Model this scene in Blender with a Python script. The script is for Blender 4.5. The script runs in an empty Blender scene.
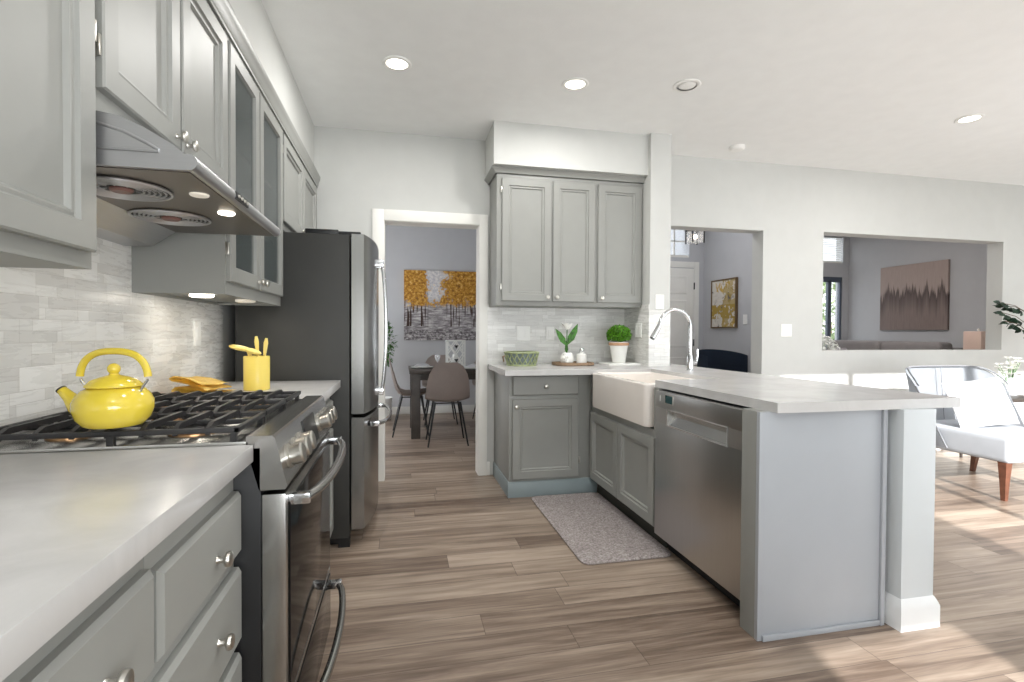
import bpy, bmesh, math, random
from mathutils import Vector, Matrix
R = math.radians
C = bpy.context.scene.collection
random.seed(7)

# ------------------------------------------------------------------ camera, sky, sun, window and added fill light, exposure
F_PX = 508.24
yw, pt, ro = R(12.3222), R(0.9552), R(0.2844)
fw = Vector((math.sin(yw)*math.cos(pt), math.cos(yw)*math.cos(pt), -math.sin(pt)))
rt = Vector((math.cos(yw), -math.sin(yw), 0)); up = rt.cross(fw)
rt, up = rt*math.cos(ro)+up*math.sin(ro), -rt*math.sin(ro)+up*math.cos(ro)
cam_d = bpy.data.cameras.new('camera'); cam = bpy.data.objects.new('camera', cam_d); C.objects.link(cam)
cam_d.sensor_fit = 'HORIZONTAL'; cam_d.sensor_width = 36; cam_d.lens = F_PX/1024*36
cam_d.clip_start = 0.02
m = Matrix((rt, up, -fw)).transposed().to_4x4(); m.translation = (0, 0, 1.1722); cam.matrix_world = m
bpy.context.scene.camera = cam

w = bpy.data.worlds.new('sky'); bpy.context.scene.world = w; w.use_nodes = True
bg = w.node_tree.nodes['Background']; bg.inputs['Color'].default_value = (0.90, 0.95, 1, 1); bg.inputs['Strength'].default_value = 2.0

SUN_SLOPE, SUN_TAN = 0.22, 0.445
sd = bpy.data.lights.new('sun', 'SUN'); so = bpy.data.objects.new('sun', sd); C.objects.link(so)
sd.energy = 9; sd.angle = R(0.9); sd.color = (1, 0.99, 0.975)
dirv = Vector((SUN_SLOPE, 1, -SUN_TAN*math.hypot(1, SUN_SLOPE))).normalized()
so.rotation_euler = dirv.to_track_quat('-Z', 'Y').to_euler(); so.location = (0, -6, 5)

def area(name, loc, aim, sx, sy, power, col=(1, 1, 1)):
    l = bpy.data.lights.new(name, 'AREA'); o = bpy.data.objects.new(name, l); C.objects.link(o)
    l.shape = 'RECTANGLE'; l.size = sx; l.size_y = sy; l.energy = power; l.color = col
    o.location = loc; o.rotation_euler = Vector(aim).to_track_quat('-Z', 'Y').to_euler()
    return o
YR = -1.9
YF = 0.90          # family-room side of the rear wall stands further in than the kitchen's
area('daylight_patio', (4.4, YF-0.04, 1.15), (0, 1, 0.5), 3.2, 2.1, 19, (0.93, 0.965, 1))
area('fill_family_side', (8.52, 2.6, 1.3), (-1, 0, 0.4), 2.6, 1.8, 34, (0.93, 0.965, 1))  # added fill before the solid right wall, evens out the family room
area('fill_kitchen_rear', (0.9, YR+0.03, 1.35), (0, 1, 0.95), 2.2, 1.5, 84, (0.94, 0.97, 1))  # added fill, wider than the rear opening, tilted up to lift the ceiling
area('fill_dining_left', (-1.57, 5.9, 1.4), (1, 0, 0.1), 1.4, 1.3, 31, (0.95, 0.97, 1))  # added fill at the solid left wall, brightens the dining room
area('fill_living', (5.6, 5.7, 2.9), (0, 0, -1), 0.5, 0.5, 20, (1, 0.93, 0.88))  # unseen lamp added overhead to light the living room walls evenly
area('fill_entry', (3.0, 4.9, 2.9), (0, 0, -1), 0.4, 0.4, 9, (0.98, 0.97, 1))  # unseen lamp added overhead to light the entry walls
vs = bpy.context.scene.view_settings
vs.view_transform = 'Standard'; vs.look = 'None'; vs.gamma = 1; vs.use_curve_mapping = False; vs.exposure = 0.36
bpy.context.scene.cycles.max_bounces = 12; bpy.context.scene.cycles.diffuse_bounces = 8
bpy.context.scene.cycles.sample_clamp_indirect = 6

# ------------------------------------------------------------------ materials
def lin(r, g, b):
    f = lambda v: ((v/255+0.055)/1.055)**2.4 if v > 10 else v/255/12.92
    return (f(r), f(g), f(b), 1)
class NT:
    def __init__(s, name):
        s.m = bpy.data.materials.new(name); s.m.use_nodes = True; s.t = s.m.node_tree
        s.b = s.t.nodes['Principled BSDF']
    def n(s, typ, **kw):
        x = s.t.nodes.new(typ)
        for k, v in kw.items(): setattr(x, k, v)
        return x
    def l(s, a, b): s.t.links.new(a, b)
    def put(s, sock, v):
        if isinstance(v, (int, float)): sock.default_value = v
        elif isinstance(v, (tuple, list)): sock.default_value = v
        else: s.l(v, sock)
    def math(s, op, a, b=0.0, c=0.0, clamp=False):
        x = s.n('ShaderNodeMath', operation=op, use_clamp=clamp)
        s.put(x.inputs[0], a); s.put(x.inputs[1], b); s.put(x.inputs[2], c)
        return x.outputs[0]
    def mix(s, f, a, b, blend='MIX'):
        x = s.n('ShaderNodeMix', data_type='RGBA', blend_type=blend)
        s.put(x.inputs[0], f); s.put(x.inputs[6], a); s.put(x.inputs[7], b)
        return x.outputs[2]
    def noise(s, vec, scale, detail=3, rough=0.5, dist=0):
        x = s.n('ShaderNodeTexNoise'); s.put(x.inputs['Vector'], vec)
        x.inputs['Scale'].default_value = scale; x.inputs['Detail'].default_value = detail
        x.inputs['Roughness'].default_value = rough; x.inputs['Distortion'].default_value = dist
        return x.outputs[0]
    def ramp(s, f, stops):
        x = s.n('ShaderNodeValToRGB'); s.put(x.inputs[0], f); e = x.color_ramp.elements
        while len(e) < len(stops): e.new(0.5)
        for el, (p, c) in zip(e, stops): el.position = p; el.color = c
        return x.outputs[0]
    def sep(s, v):
        x = s.n('ShaderNodeSeparateXYZ'); s.l(v, x.inputs[0]); return x.outputs
    def comb(s, a, b, c):
        x = s.n('ShaderNodeCombineXYZ'); s.put(x.inputs[0], a); s.put(x.inputs[1], b); s.put(x.inputs[2], c); return x.outputs[0]
    def pos(s): return s.n('ShaderNodeNewGeometry').outputs['Position']
    def tex(s, k='Object'): return s.n('ShaderNodeTexCoord').outputs[k]
    def bump(s, h, strength=0.2, dist=0.01):
        x = s.n('ShaderNodeBump'); x.inputs['Strength'].default_value = strength; x.inputs['Distance'].default_value = dist
        s.l(h, x.inputs['Height']); s.l(x.outputs[0], s.b.inputs['Normal'])
    def set(s, **kw):
        for k, v in kw.items(): s.put(s.b.inputs[k.replace('_', ' ')], v)
        return s

def plain(name, col, rough=0.5, metal=0.0, var=0.03, scale=8, bump=0.0, bscale=60, **kw):
    t = NT(name); c = lin(*col); n = t.noise(t.tex(), scale, 2)
    d = tuple(max(0, x*(1-var*2)) for x in c[:3])+(1,)
    e = tuple(min(1, x*(1+var)) for x in c[:3])+(1,)
    t.set(Base_Color=t.ramp(n, [(0.3, d), (0.7, e)]), Roughness=rough, Metallic=metal, **kw)
    if bump: t.bump(t.noise(t.tex(), bscale, 3), bump, 0.004)
    return t.m

M = {}
M['wall'] = plain('wall_paint', (203, 204, 201), 0.75, bump=0.08, bscale=120, var=0.01)
M['wall_gray'] = plain('gray_wall_paint', (196, 197, 200), 0.75, bump=0.08, bscale=120, var=0.01)
M['ceil'] = plain('ceiling_paint', (240, 241, 240), 0.85, bump=0.15, bscale=90, var=0.01)
M['trim'] = plain('white_trim', (236, 235, 230), 0.4, var=0.01)
M['cab'] = plain('gray_cabinet_paint', (145, 146, 142), 0.45, var=0.015)
M['panel'] = plain('lit_gray_panel_paint', (166, 170, 176), 0.35, var=0.01)  # cabinet gray lightened for the window light falling on the end panel
M['toe'] = plain('blue_gray_base_paint', (140, 153, 156), 0.4, var=0.02)
M['black'] = plain('black_plastic', (22, 23, 25), 0.4)
M['iron'] = plain('cast_iron', (38, 37, 38), 0.45, bump=0.2)
M['nickel'] = plain('brushed_nickel', (200, 197, 190), 0.28, 1.0)
M['chrome'] = plain('chrome', (215, 216, 218), 0.12, 1.0, var=0.0)
M['sink'] = plain('white_fireclay', (240, 234, 228), 0.12, var=0.01)
M['yellow'] = plain('yellow_enamel', (222, 198, 66), 0.12, var=0.01, Coat_Weight=0.5)
M['yellow2'] = plain('yellow_ceramic', (236, 212, 105), 0.25, var=0.02)
M['cream'] = plain('cream_yellow_silicone', (240, 218, 125), 0.4)
M['cloth_y'] = plain('yellow_cotton', (250, 224, 140), 0.9, bump=0.4, bscale=200, var=0.08, scale=30)
M['white'] = plain('white_ceramic', (238, 238, 234), 0.25, var=0.01)
M['plastic_w'] = plain('white_plastic', (244, 244, 241), 0.35, var=0.0)
M['taupe'] = plain('taupe_leatherette', (172, 161, 155), 0.55, bump=0.1)
M['darkwood'] = plain('dark_gray_wood', (62, 55, 50), 0.45, var=0.15, scale=14)
M['legwood'] = plain('reddish_walnut', (104, 66, 50), 0.35, var=0.15, scale=20)
M['navy'] = plain('dark_navy_velvet', (52, 64, 82), 0.8)
M['fabric'] = plain('pale_gray_linen', (172, 176, 182), 0.9, bump=0.25, bscale=300, var=0.02)
M['pillow'] = plain('white_linen', (214, 215, 217), 0.9, bump=0.25, bscale=250, var=0.01)
M['sofa'] = plain('gray_sofa_fabric', (150, 146, 146), 0.9, bump=0.2, bscale=200)
M['piping'] = plain('dark_piping', (120, 122, 126), 0.8)
M['leaf'] = plain('leaf_green', (62, 118, 34), 0.5, var=0.35, scale=40)
M['leaf_b'] = plain('boxwood_green', (96, 158, 30), 0.5, var=0.4, scale=60)
M['leaf_d'] = plain('dark_leaf_green', (36, 62, 44), 0.5, var=0.3, scale=30)
M['petal'] = plain('white_petal', (246, 246, 242), 0.6)
M['bark'] = plain('bark_brown', (92, 72, 52), 0.9, bump=0.5)
M['rattan'] = plain('woven_rattan', (150, 125, 100), 0.7, bump=0.5, bscale=150, var=0.15, scale=50)
M['rope'] = plain('rope_rim', (202, 160, 128), 0.8, bump=0.5, bscale=200)
M['basket'] = plain('pale_green_ceramic', (160, 170, 128), 0.4, var=0.15, scale=30)
M['basket_in'] = plain('gray_liner', (128, 140, 142), 0.6)
M['shade'] = plain('blush_lamp_shade', (240, 212, 198), 0.8)
M['copper'] = plain('burner_brass', (190, 150, 110), 0.3, 1.0)
M['hub_red'] = plain('fan_hub', (128, 92, 84), 0.4)  # dull reddish colour of the hub itself
M['foliage_out'] = plain('garden_foliage', (170, 190, 140), 0.8, var=0.3, scale=5)
M['fence_out'] = plain('garden_stucco', (200, 200, 196), 0.8)

def emit(name, col, st):
    t = NT(name); t.set(Base_Color=lin(*col), Emission_Color=lin(*col), Emission_Strength=st); return t.m
M['lamp_on'] = emit('lit_lamp', (255, 246, 228), 6.0)
M['lamp_soft'] = emit('dim_lamp', (225, 218, 205), 0.3)
M['bulb'] = emit('lit_bulb', (255, 240, 215), 8)

def glass(name, tint=(1, 1, 1, 1), alpha=0.25, rough=0.05):
    t = NT(name); n = t.noise(t.tex(), 3, 1)
    t.set(Base_Color=tint, Roughness=rough, Alpha=t.math('ADD', alpha, t.math('MULTIPLY', n, 0.02)), Metallic=0.0); t.b.inputs['IOR'].default_value = 1.5
    return t.m
M['glass'] = glass('cabinet_glass', (0.10, 0.12, 0.12, 1), 0.50)
M['pane'] = glass('window_glass', (0.9, 0.95, 1, 1), 0.08)
M['clear'] = glass('clear_glass', (0.95, 0.97, 1, 1), 0.22)

def steel(name, col, rough, along, streak=0.35, dark=0.0):
    t = NT(name); x, y, z = t.sep(t.tex())
    if along == 'z': v = t.comb(t.math('MULTIPLY', x, 60), t.math('MULTIPLY', y, 60), t.math('MULTIPLY', z, 0.6))
    else: v = t.comb(t.math('MULTIPLY', x, 1.0), t.math('MULTIPLY', y, 0.8), t.math('MULTIPLY', z, 90))
    n = t.noise(v, 6, 3)
    c = lin(*col); d = tuple(q*0.94 for q in c[:3])+(1,)
    t.set(Base_Color=t.ramp(n, [(0.3, d), (0.7, c)]), Metallic=1.0, Roughness=t.math('MULTIPLY_ADD', n, 0.05, rough))
    return t.m
M['steel'] = steel('stainless_steel', (178, 177, 174), 0.22, 'h')
M['steel_dw'] = steel('dark_stainless', (190, 189, 187), 0.27, 'z')
M['steel_fr'] = steel('fridge_stainless', (165, 165, 163), 0.22, 'z')
M['hood'] = steel('hood_steel', (196, 196, 198), 0.36, 'h')
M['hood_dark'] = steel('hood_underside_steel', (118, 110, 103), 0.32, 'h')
M['fridge_side'] = plain('charcoal_steel_side', (60, 60, 58), 0.5, 0.3, bump=0.1, bscale=400)
t = NT('black_oven_glass'); t.set(Base_Color=lin(20, 19, 19), Roughness=t.math('MULTIPLY_ADD', t.noise(t.tex(), 4), 0.03, 0.07), Specular_IOR_Level=0.35); t.b.inputs['IOR'].default_value = 1.25; M['oven_glass'] = t.m
t = NT('screen_green'); t.set(Base_Color=lin(30, 70, 72), Roughness=0.1); M['screen'] = t.m

def planks(t, u, v, rowh, length, seed=0.0):
    """random running-bond layout: returns per-piece random value, second random, groove mask, local u"""
    vr = t.math('DIVIDE', v, rowh); row = t.math('FLOOR', vr)
    wn = t.n('ShaderNodeTexWhiteNoise', noise_dimensions='1D'); t.l(t.math('ADD', row, seed+0.37), wn.inputs['W'])
    off = wn.outputs['Value']
    ur = t.math('ADD', t.math('DIVIDE', u, length), t.math('MULTIPLY', off, 7.31)); col = t.math('FLOOR', ur)
    w2 = t.n('ShaderNodeTexWhiteNoise', noise_dimensions='2D'); t.l(t.comb(row, col, 0.0), w2.inputs['Vector'])
    fu = t.math('FRACT', ur); fv = t.math('FRACT', vr)
    du = t.math('MULTIPLY', t.math('MINIMUM', fu, t.math('SUBTRACT', 1.0, fu)), length)
    dv = t.math('MULTIPLY', t.math('MINIMUM', fv, t.math('SUBTRACT', 1.0, fv)), rowh)
    return w2.outputs['Value'], w2.outputs['Color'], t.math('MINIMUM', du, dv), row

def wood_floor():
    t = NT('plank_floor'); x, y, z = t.sep(t.pos())
    v, colr, edge, row = planks(t, x, y, 0.148, 1.22)
    sx, sy, sz = t.sep(colr)
    vec = t.comb(t.math('ADD', t.math('MULTIPLY', x, 0.9), t.math('MULTIPLY', v, 37.0)), t.math('ADD', t.math('MULTIPLY', y, 13.0), t.math('MULTIPLY', sx, 11.0)), 0.0)
    n1 = t.noise(vec, 1.6, 4, 0.6, 0.6)
    vec2 = t.comb(t.math('MULTIPLY', x, 4.0), t.math('MULTIPLY', y, 90.0), v)
    n2 = t.noise(vec2, 2.0, 3)
    f = t.math('ADD', t.math('MULTIPLY', n1, 0.95), t.math('MULTIPLY', n2, 0.25))
    f = t.math('ADD', f, t.math('MULTIPLY', t.math('SUBTRACT', v, 0.5), 0.30))
    c = t.ramp(f, [(0.22, lin(77, 63, 53)), (0.44, lin(116, 99, 86)), (0.62, lin(146, 129, 114)), (0.88, lin(180, 163, 147))])
    g = t.math('LESS_THAN', edge, 0.0016)
    c = t.mix(t.math('MULTIPLY', g, 0.55), c, lin(60, 50, 44))
    t.set(Base_Color=c, Roughness=t.math('MULTIPLY_ADD', n2, 0.18, 0.30))
    t.bump(t.math('SUBTRACT', t.math('MULTIPLY', n2, 0.3), g), 0.12, 0.002)
    return t.m
M['floor'] = wood_floor()

def stone_tile():
    t = NT('linear_marble_mosaic'); x, y, z = t.sep(t.pos())
    u = t.math('ADD', x, y)
    v1, c1, e1, r1 = planks(t, u, z, 0.030, 0.19)
    # some courses are double height: blend a second coarser layout over parts of the wall
    v2, c2, e2, r2 = planks(t, t.math('ADD', u, 0.07), z, 0.060, 0.16, 5.0)
    big = t.math('GREATER_THAN', v2, 0.62)
    v = t.math('ADD', t.math('MULTIPLY', v2, big), t.math('MULTIPLY', v1, t.math('SUBTRACT', 1.0, big)))
    v = t.math('ADD', t.math('MULTIPLY', t.math('MULTIPLY', t.math('SUBTRACT', v2, 0.62), 2.6), big), t.math('MULTIPLY', v1, t.math('SUBTRACT', 1.0, big)))
    e = t.math('ADD', t.math('MULTIPLY', e2, big), t.math('MULTIPLY', t.math('MINIMUM', e1, e2), t.math('SUBTRACT', 1.0, big)))
    vein = t.noise(t.comb(t.math('MULTIPLY', u, 6.0), 0.0, t.math('MULTIPLY', z, 40.0)), 1.2, 4, 0.6, 1.0)
    f = t.math('ADD', t.math('MULTIPLY', v, 0.75), t.math('MULTIPLY', vein, 0.35))
    c = t.ramp(f, [(0.15, lin(212, 211, 208)), (0.5, lin(221, 221, 218)), (0.75, lin(230, 230, 227)), (0.97, lin(243, 243, 241))])
    g = t.math('LESS_THAN', e, 0.0009)
    c = t.mix(t.math('MULTIPLY', g, 0.5), c, lin(184, 182, 178))
    t.set(Base_Color=c, Roughness=t.math('MULTIPLY_ADD', vein, 0.2, 0.18))
    t.bump(t.math('ADD', t.math('MULTIPLY', v, 0.6), t.math('MINIMUM', t.math('MULTIPLY', e, 300), 0.6)), 0.18, 0.003)
    return t.m
M['tile'] = stone_tile()

def quartz():
    t = NT('white_quartz'); n = t.noise(t.pos(), 5, 6, 0.6, 0.8)
    c = t.ramp(n, [(0.3, lin(190, 189, 188)), (0.5, lin(197, 196, 195)), (0.75, lin(207, 206, 205))])
    t.set(Base_Color=c, Roughness=0.24)
    return t.m
M['quartz'] = quartz()

def mat_rug():
    t = NT('heathered_gray_mat'); p = t.pos(); n = t.noise(p, 90, 3, 0.7); n2 = t.noise(p, 26, 3, 0.7, 2)
    f = t.math('ADD', t.math('MULTIPLY', n, 0.6), t.math('MULTIPLY', n2, 0.4))
    t.set(Base_Color=t.ramp(f, [(0.35, lin(116, 107, 105)), (0.5, lin(156, 147, 145)), (0.66, lin(196, 189, 186))]), Roughness=0.9)
    t.bump(f, 0.5, 0.004)
    return t.m
M['rug'] = mat_rug()

def art_autumn():
    t = NT('autumn_trees_painting'); u, y, v = t.sep(t.tex('Generated'))
    uv = t.comb(u, 0.0, v)
    n = t.noise(uv, 26, 4, 0.7); big = t.noise(uv, 5, 3, 0.6)
    gold = t.ramp(n, [(0.34, lin(96, 62, 24)), (0.46, lin(176, 120, 36)), (0.56, lin(208, 156, 62)), (0.68, lin(236, 205, 130))])
    # soft crown masks: crowns left and right, opening in between
    du = t.math('ABSOLUTE', t.math('SUBTRACT', u, 0.44))
    gap = t.math('MULTIPLY_ADD', v, 0.02, 0.06)
    edge = t.math('ADD', t.math('SUBTRACT', du, gap), t.math('MULTIPLY', t.math('SUBTRACT', big, 0.5), 0.6))
    edge = t.math('ADD', edge, t.math('MULTIPLY', t.math('SUBTRACT', n, 0.5), 0.4))
    low = t.math('ADD', t.math('SUBTRACT', v, 0.50), t.math('MULTIPLY', t.math('SUBTRACT', big, 0.5), 0.5))
    low = t.math('ADD', low, t.math('MULTIPLY', t.math('SUBTRACT', n, 0.5), 0.25))
    crown = t.math('MULTIPLY', t.math('MULTIPLY', edge, 22.0, clamp=True), t.math('MULTIPLY', low, 14.0, clamp=True))
    n3 = t.noise(t.comb(t.math('MULTIPLY', u, 3.0), 0.0, t.math('MULTIPLY', v, 16.0)), 2.5, 4, 0.7)
    ground = t.ramp(n3, [(0.34, lin(96, 88, 92)), (0.5, lin(168, 162, 164)), (0.62, lin(222, 220, 218))])
    sky = t.ramp(n, [(0.4, lin(190, 188, 194)), (0.6, lin(236, 232, 228))])
    base = t.mix(t.math('MULTIPLY', t.math('SUBTRACT', v, 0.5), 8.0, clamp=True), ground, sky)
    dark = t.math('MULTIPLY', t.math('LESS_THAN', v, 0.15), t.math('GREATER_THAN', n, 0.52))
    base = t.mix(t.math('MULTIPLY', dark, 0.7), base, lin(64, 56, 60))
    tr = t.noise(t.comb(t.math('MULTIPLY', u, 22.0), 0.0, t.math('MULTIPLY', v, 1.2)), 1.6, 2, 0.5)
    side = t.math('MULTIPLY', t.math('SUBTRACT', du, 0.10), 20.0, clamp=True)
    tm = t.math('MULTIPLY', t.math('MULTIPLY', t.math('SUBTRACT', tr, 0.52), 20.0, clamp=True), side)
    tm = t.math('MULTIPLY', tm, t.math('MULTIPLY', t.math('GREATER_THAN', v, 0.2), t.math('LESS_THAN', v, 0.7)))
    base = t.mix(tm, base, lin(66, 46, 40))
    t.set(Base_Color=t.mix(crown, base, gold), Roughness=0.7); t.bump(n, 0.3, 0.004)
    return t.m
def art_forest():
    t = NT('misty_treeline_painting'); x, u0, v = t.sep(t.tex('Generated')); u = t.math('SUBTRACT', 1.0, u0)
    hgt = t.noise(t.comb(t.math('MULTIPLY', u, 5.0), 3.3, 0.0), 1.3, 6, 0.8)
    st = t.noise(t.comb(t.math('MULTIPLY', u, 30.0), 0.0, t.math('MULTIPLY', v, 3.0)), 1.6, 4, 0.7)
    line = t.math('ADD', t.math('MULTIPLY_ADD', hgt, 1.5, -0.13), t.math('MULTIPLY', t.math('SUBTRACT', st, 0.5), 0.2))
    below = t.math('MULTIPLY', t.math('SUBTRACT', line, v), 14.0, clamp=True)
    depth = t.math('MULTIPLY', t.math('SUBTRACT', line, v), 2.6, clamp=True)
    dk = t.mix(depth, lin(58, 46, 46), lin(150, 134, 128)); dk = t.mix(t.math('MULTIPLY', st, 0.6), dk, lin(84, 72, 70))
    sky = t.mix(st, lin(186, 168, 160), lin(160, 146, 140))
    t.set(Base_Color=t.mix(below, sky, dk), Roughness=0.7)
    return t.m
def art_abstract():
    t = NT('gold_abstract_painting'); x, u0, v = t.sep(t.tex('Generated')); u = t.math('SUBTRACT', 1.0, u0)
    uv = t.comb(u, 0.0, v); n = t.noise(uv, 3.2, 5, 0.7, 1.2); n2 = t.noise(uv, 7, 3, 0.6, 0.5)
    c = t.ramp(n, [(0.36, lin(96, 88, 84)), (0.44, lin(214, 208, 198)), (0.55, lin(226, 222, 214)), (0.60, lin(196, 160, 72)), (0.7, lin(222, 196, 120))])
    g = t.math('MULTIPLY', t.math('GREATER_THAN', t.math('ADD', u, t.math('MULTIPLY', n2, 0.3)), 0.62), t.math('GREATER_THAN', n2, 0.45))
    g = t.math('MAXIMUM', t.math('MULTIPLY', g, 0.75), t.math('MULTIPLY', t.math('MULTIPLY', t.math('GREATER_THAN', v, 0.18), t.math('LESS_THAN', v, 0.48)), t.math('GREATER_THAN', n2, 0.46)))
    t.set(Base_Color=t.mix(g, c, lin(176, 148, 66)), Roughness=0.6)
    return t.m
M['art_autumn'] = art_autumn(); M['art_forest'] = art_forest(); M['art_abstract'] = art_abstract()

# ------------------------------------------------------------------ mesh helpers
org = {}
class MB:
    def __init__(s): s.bm = bmesh.new()
    def box(s, x0, x1, y0, y1, z0, z1, b=0.0, seg=2):
        r = bmesh.ops.create_cube(s.bm, size=1.0); vs = r['verts']
        for v in vs: v.co = Vector(((x0+x1)/2+v.co.x*(x1-x0), (y0+y1)/2+v.co.y*(y1-y0), (z0+z1)/2+v.co.z*(z1-z0)))
        if b:
            es = list({e for v in vs for e in v.link_edges})
            bmesh.ops.bevel(s.bm, geom=es, offset=b, segments=seg, affect='EDGES', profile=0.6)
        return s
    def loft(s, rings, cap0=True, cap1=True, closed=False):
        L = [[s.bm.verts.new(p) for p in r] for r in rings]; n = len(L[0])
        k = len(L); 
        for i in range(k if closed else k-1):
            a, b = L[i], L[(i+1) % k]
            for j in range(n):
                try: s.bm.faces.new((a[j], a[(j+1) % n], b[(j+1) % n], b[j]))
                except ValueError: pass
        if not closed:
            if cap0: s.bm.faces.new(L[0][::-1])
            if cap1: s.bm.faces.new(L[-1])
        return s
    def lathe(s, prof, o=(0, 0, 0), axis=(0, 0, 1), seg=24, cap0=True, cap1=True):
        a = Vector(axis).normalized(); q = Vector((0, 0, 1)).rotation_difference(a).to_matrix(); o = Vector(o)
        return s.loft([[o+q@Vector((r*math.cos(2*math.pi*i/seg), r*math.sin(2*math.pi*i/seg), h)) for i in range(seg)] for r, h in prof], cap0, cap1)
    def tube(s, pts, r, seg=10, cap=True, closed=False):
        P = [Vector(p) for p in pts]; n = len(P); rr = r if isinstance(r, (list, tuple)) else [r]*n
        rings = []; prev = None
        for i in range(n):
            if closed: d = (P[(i+1) % n]-P[i-1])
            else: d = P[min(i+1, n-1)]-P[max(i-1, 0)]
            d.normalize()
            if prev is None: a = d.orthogonal().normalized()
            else: a = (prev-d*prev.dot(d)).normalized()
            prev = a; b = d.cross(a)
            rings.append([P[i]+(a*math.cos(2*math.pi*k/seg)+b*math.sin(2*math.pi*k/seg))*rr[i] for k in range(seg)])
        return s.loft(rings, cap, cap, closed)
    def prism(s, poly, f, t0, t1):
        return s.loft([[f(a, b, t0) for a, b in poly], [f(a, b, t1) for a, b in poly]])
    def grid(s, f, nu, nv, thick=0.0):
        V = [[s.bm.verts.new(f(i/(nu-1), j/(nv-1))) for j in range(nv)] for i in range(nu)]
        fs = [s.bm.faces.new((V[i][j], V[i+1][j], V[i+1][j+1], V[i][j+1])) for i in range(nu-1) for j in range(nv-1)]
        if thick: bmesh.ops.solidify(s.bm, geom=fs, thickness=thick)
        return s
    def ball(s, c, r, sx=1, sy=1, sz=1, u=16, v=10):
        rr = bmesh.ops.create_uvsphere(s.bm, u_segments=u, v_segments=v, radius=r)
        for q in rr['verts']: q.co = Vector((q.co.x*sx+c[0], q.co.y*sy+c[1], q.co.z*sz+c[2]))
        return s
    def leaf(s, p, d, nrm, L, W):
        p = Vector(p); d = Vector(d).normalized(); nrm = Vector(nrm); sd_ = d.cross(nrm)
        if sd_.length < 1e-4: sd_ = d.orthogonal()
        sd_.normalize(); up_ = sd_.cross(d)
        pts = [p, p+d*L*.35+sd_*W*.5, p+d*L*.7+sd_*W*.38, p+d*L-up_*L*.08, p+d*L*.7-sd_*W*.38, p+d*L*.35-sd_*W*.5]
        mid = [p+d*L*.35-up_*W*.12, p+d*L*.7-up_*W*.12]
        v = [s.bm.verts.new(q) for q in pts]; m_ = [s.bm.verts.new(q) for q in mid]
        for f in ((v[0], v[1], m_[0]), (v[0], m_[0], v[5]), (v[1], v[2], m_[1], m_[0]), (m_[0], m_[1], v[4], v[5]), (v[2], v[3], m_[1]), (m_[1], v[3], v[4])): s.bm.faces.new(f)
        return s
    def xf(s, mat):
        bmesh.ops.transform(s.bm, matrix=mat, verts=s.bm.verts[:]); return s
    def build(s, name, mat, parent=None, smooth=True, local=False, norm=True):
        if norm: bmesh.ops.recalc_face_normals(s.bm, faces=s.bm.faces[:])
        if parent is not None: off = Vector((0, 0, 0)) if local else org[parent.name]
        else:
            xs = [v.co for v in s.bm.verts]
            off = Vector(((min(v.x for v in xs)+max(v.x for v in xs))/2, (min(v.y for v in xs)+max(v.y for v in xs))/2, min(v.z for v in xs)))
        if off.length: bmesh.ops.translate(s.bm, verts=s.bm.verts[:], vec=-off)
        me = bpy.data.meshes.new(name); s.bm.to_mesh(me); s.bm.free()
        if smooth:
            me.polygons.foreach_set('use_smooth', [True]*len(me.polygons)); me.set_sharp_from_angle(angle=R(32))
        me.materials.append(M[mat] if isinstance(mat, str) else mat)
        o = bpy.data.objects.new(name, me); C.objects.link(o)
        if parent is not None: o.parent = parent; org[o.name] = org[parent.name].copy()
        else: o.location = off; org[o.name] = off.copy()
        return o
def thing(name, label, cat, loc=(0, 0, 0), rz=0.0, group=None):
    o = bpy.data.objects.new(name, None); C.objects.link(o); o.empty_display_size = 0.1
    o.location = loc; o.rotation_euler = (0, 0, rz); o['label'] = label; o['category'] = cat
    if group: o['group'] = group
    org[o.name] = Vector(loc); return o
def tag(o, label, cat, group=None):
    o['label'] = label; o['category'] = cat
    if group: o['group'] = group
    return o
def struct(o): o['kind'] = 'structure'; return o
def dup(root, loc, rz, label, group=None):
    r = root.copy(); C.objects.link(r); r.location = loc; r.rotation_euler = (0, 0, rz); r['label'] = label
    if group: r['group'] = group
    for ch in list(root.children):
        c = ch.copy(); C.objects.link(c); c.parent = r
        for g in list(ch.children):
            d = g.copy(); C.objects.link(d); d.parent = c
    org[r.name] = Vector(loc)
    return r
def FX(x0, sg=1): return lambda u, v, w_: (x0+sg*w_, u, v)
def FY(y0): return lambda u, v, w_: (u, y0-w_, v)
def rect(F, u0, u1, v0, v1, i, w_): return [F(u0+i, v0+i, w_), F(u1-i, v0+i, w_), F(u1-i, v1-i, w_), F(u0+i, v1-i, w_)]
PANEL = [(0, 0), (0, .016), (.004, .020), (.054, .020), (.057, .013), (.060, .011), (.066, .013), (.070, .012), (.076, .003), (.084, .002)]
FLAT = [(0, 0), (0, .012), (.008, .020)]
def door_mb(F, u0, u1, v0, v1, prof=PANEL):
    return MB().loft([rect(F, u0, u1, v0, v1, i, d) for i, d in prof])
def ring_mb(F, u0, u1, v0, v1, st=.055):
    pr_ = [(0, 0), (0, .016), (.004, .020), (st, .020), (st+.004, .012), (st+.009, .004), (st+.009, 0)]
    return MB().loft([rect(F, u0, u1, v0, v1, i, d) for i, d in pr_], closed=True)
def knob_mb(F, u, v, w0=.020, r=.0155):
    o = Vector(F(u, v, w0)); a = Vector(F(u, v, w0+1))-o
    return MB().lathe([(.008, 0), (.006, .004), (.006, .012), (r*.9, .016), (r, .020), (r*.92, .025), (r*.5, .028)], o, a, 16)
def hinge_mb(F, u, v):
    a = F(u-.005, v-.022, 0.0); b = F(u+.005, v+.022, .016)
    return MB().box(*sum([sorted((a[i], b[i])) for i in range(3)], []), .002)
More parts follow.
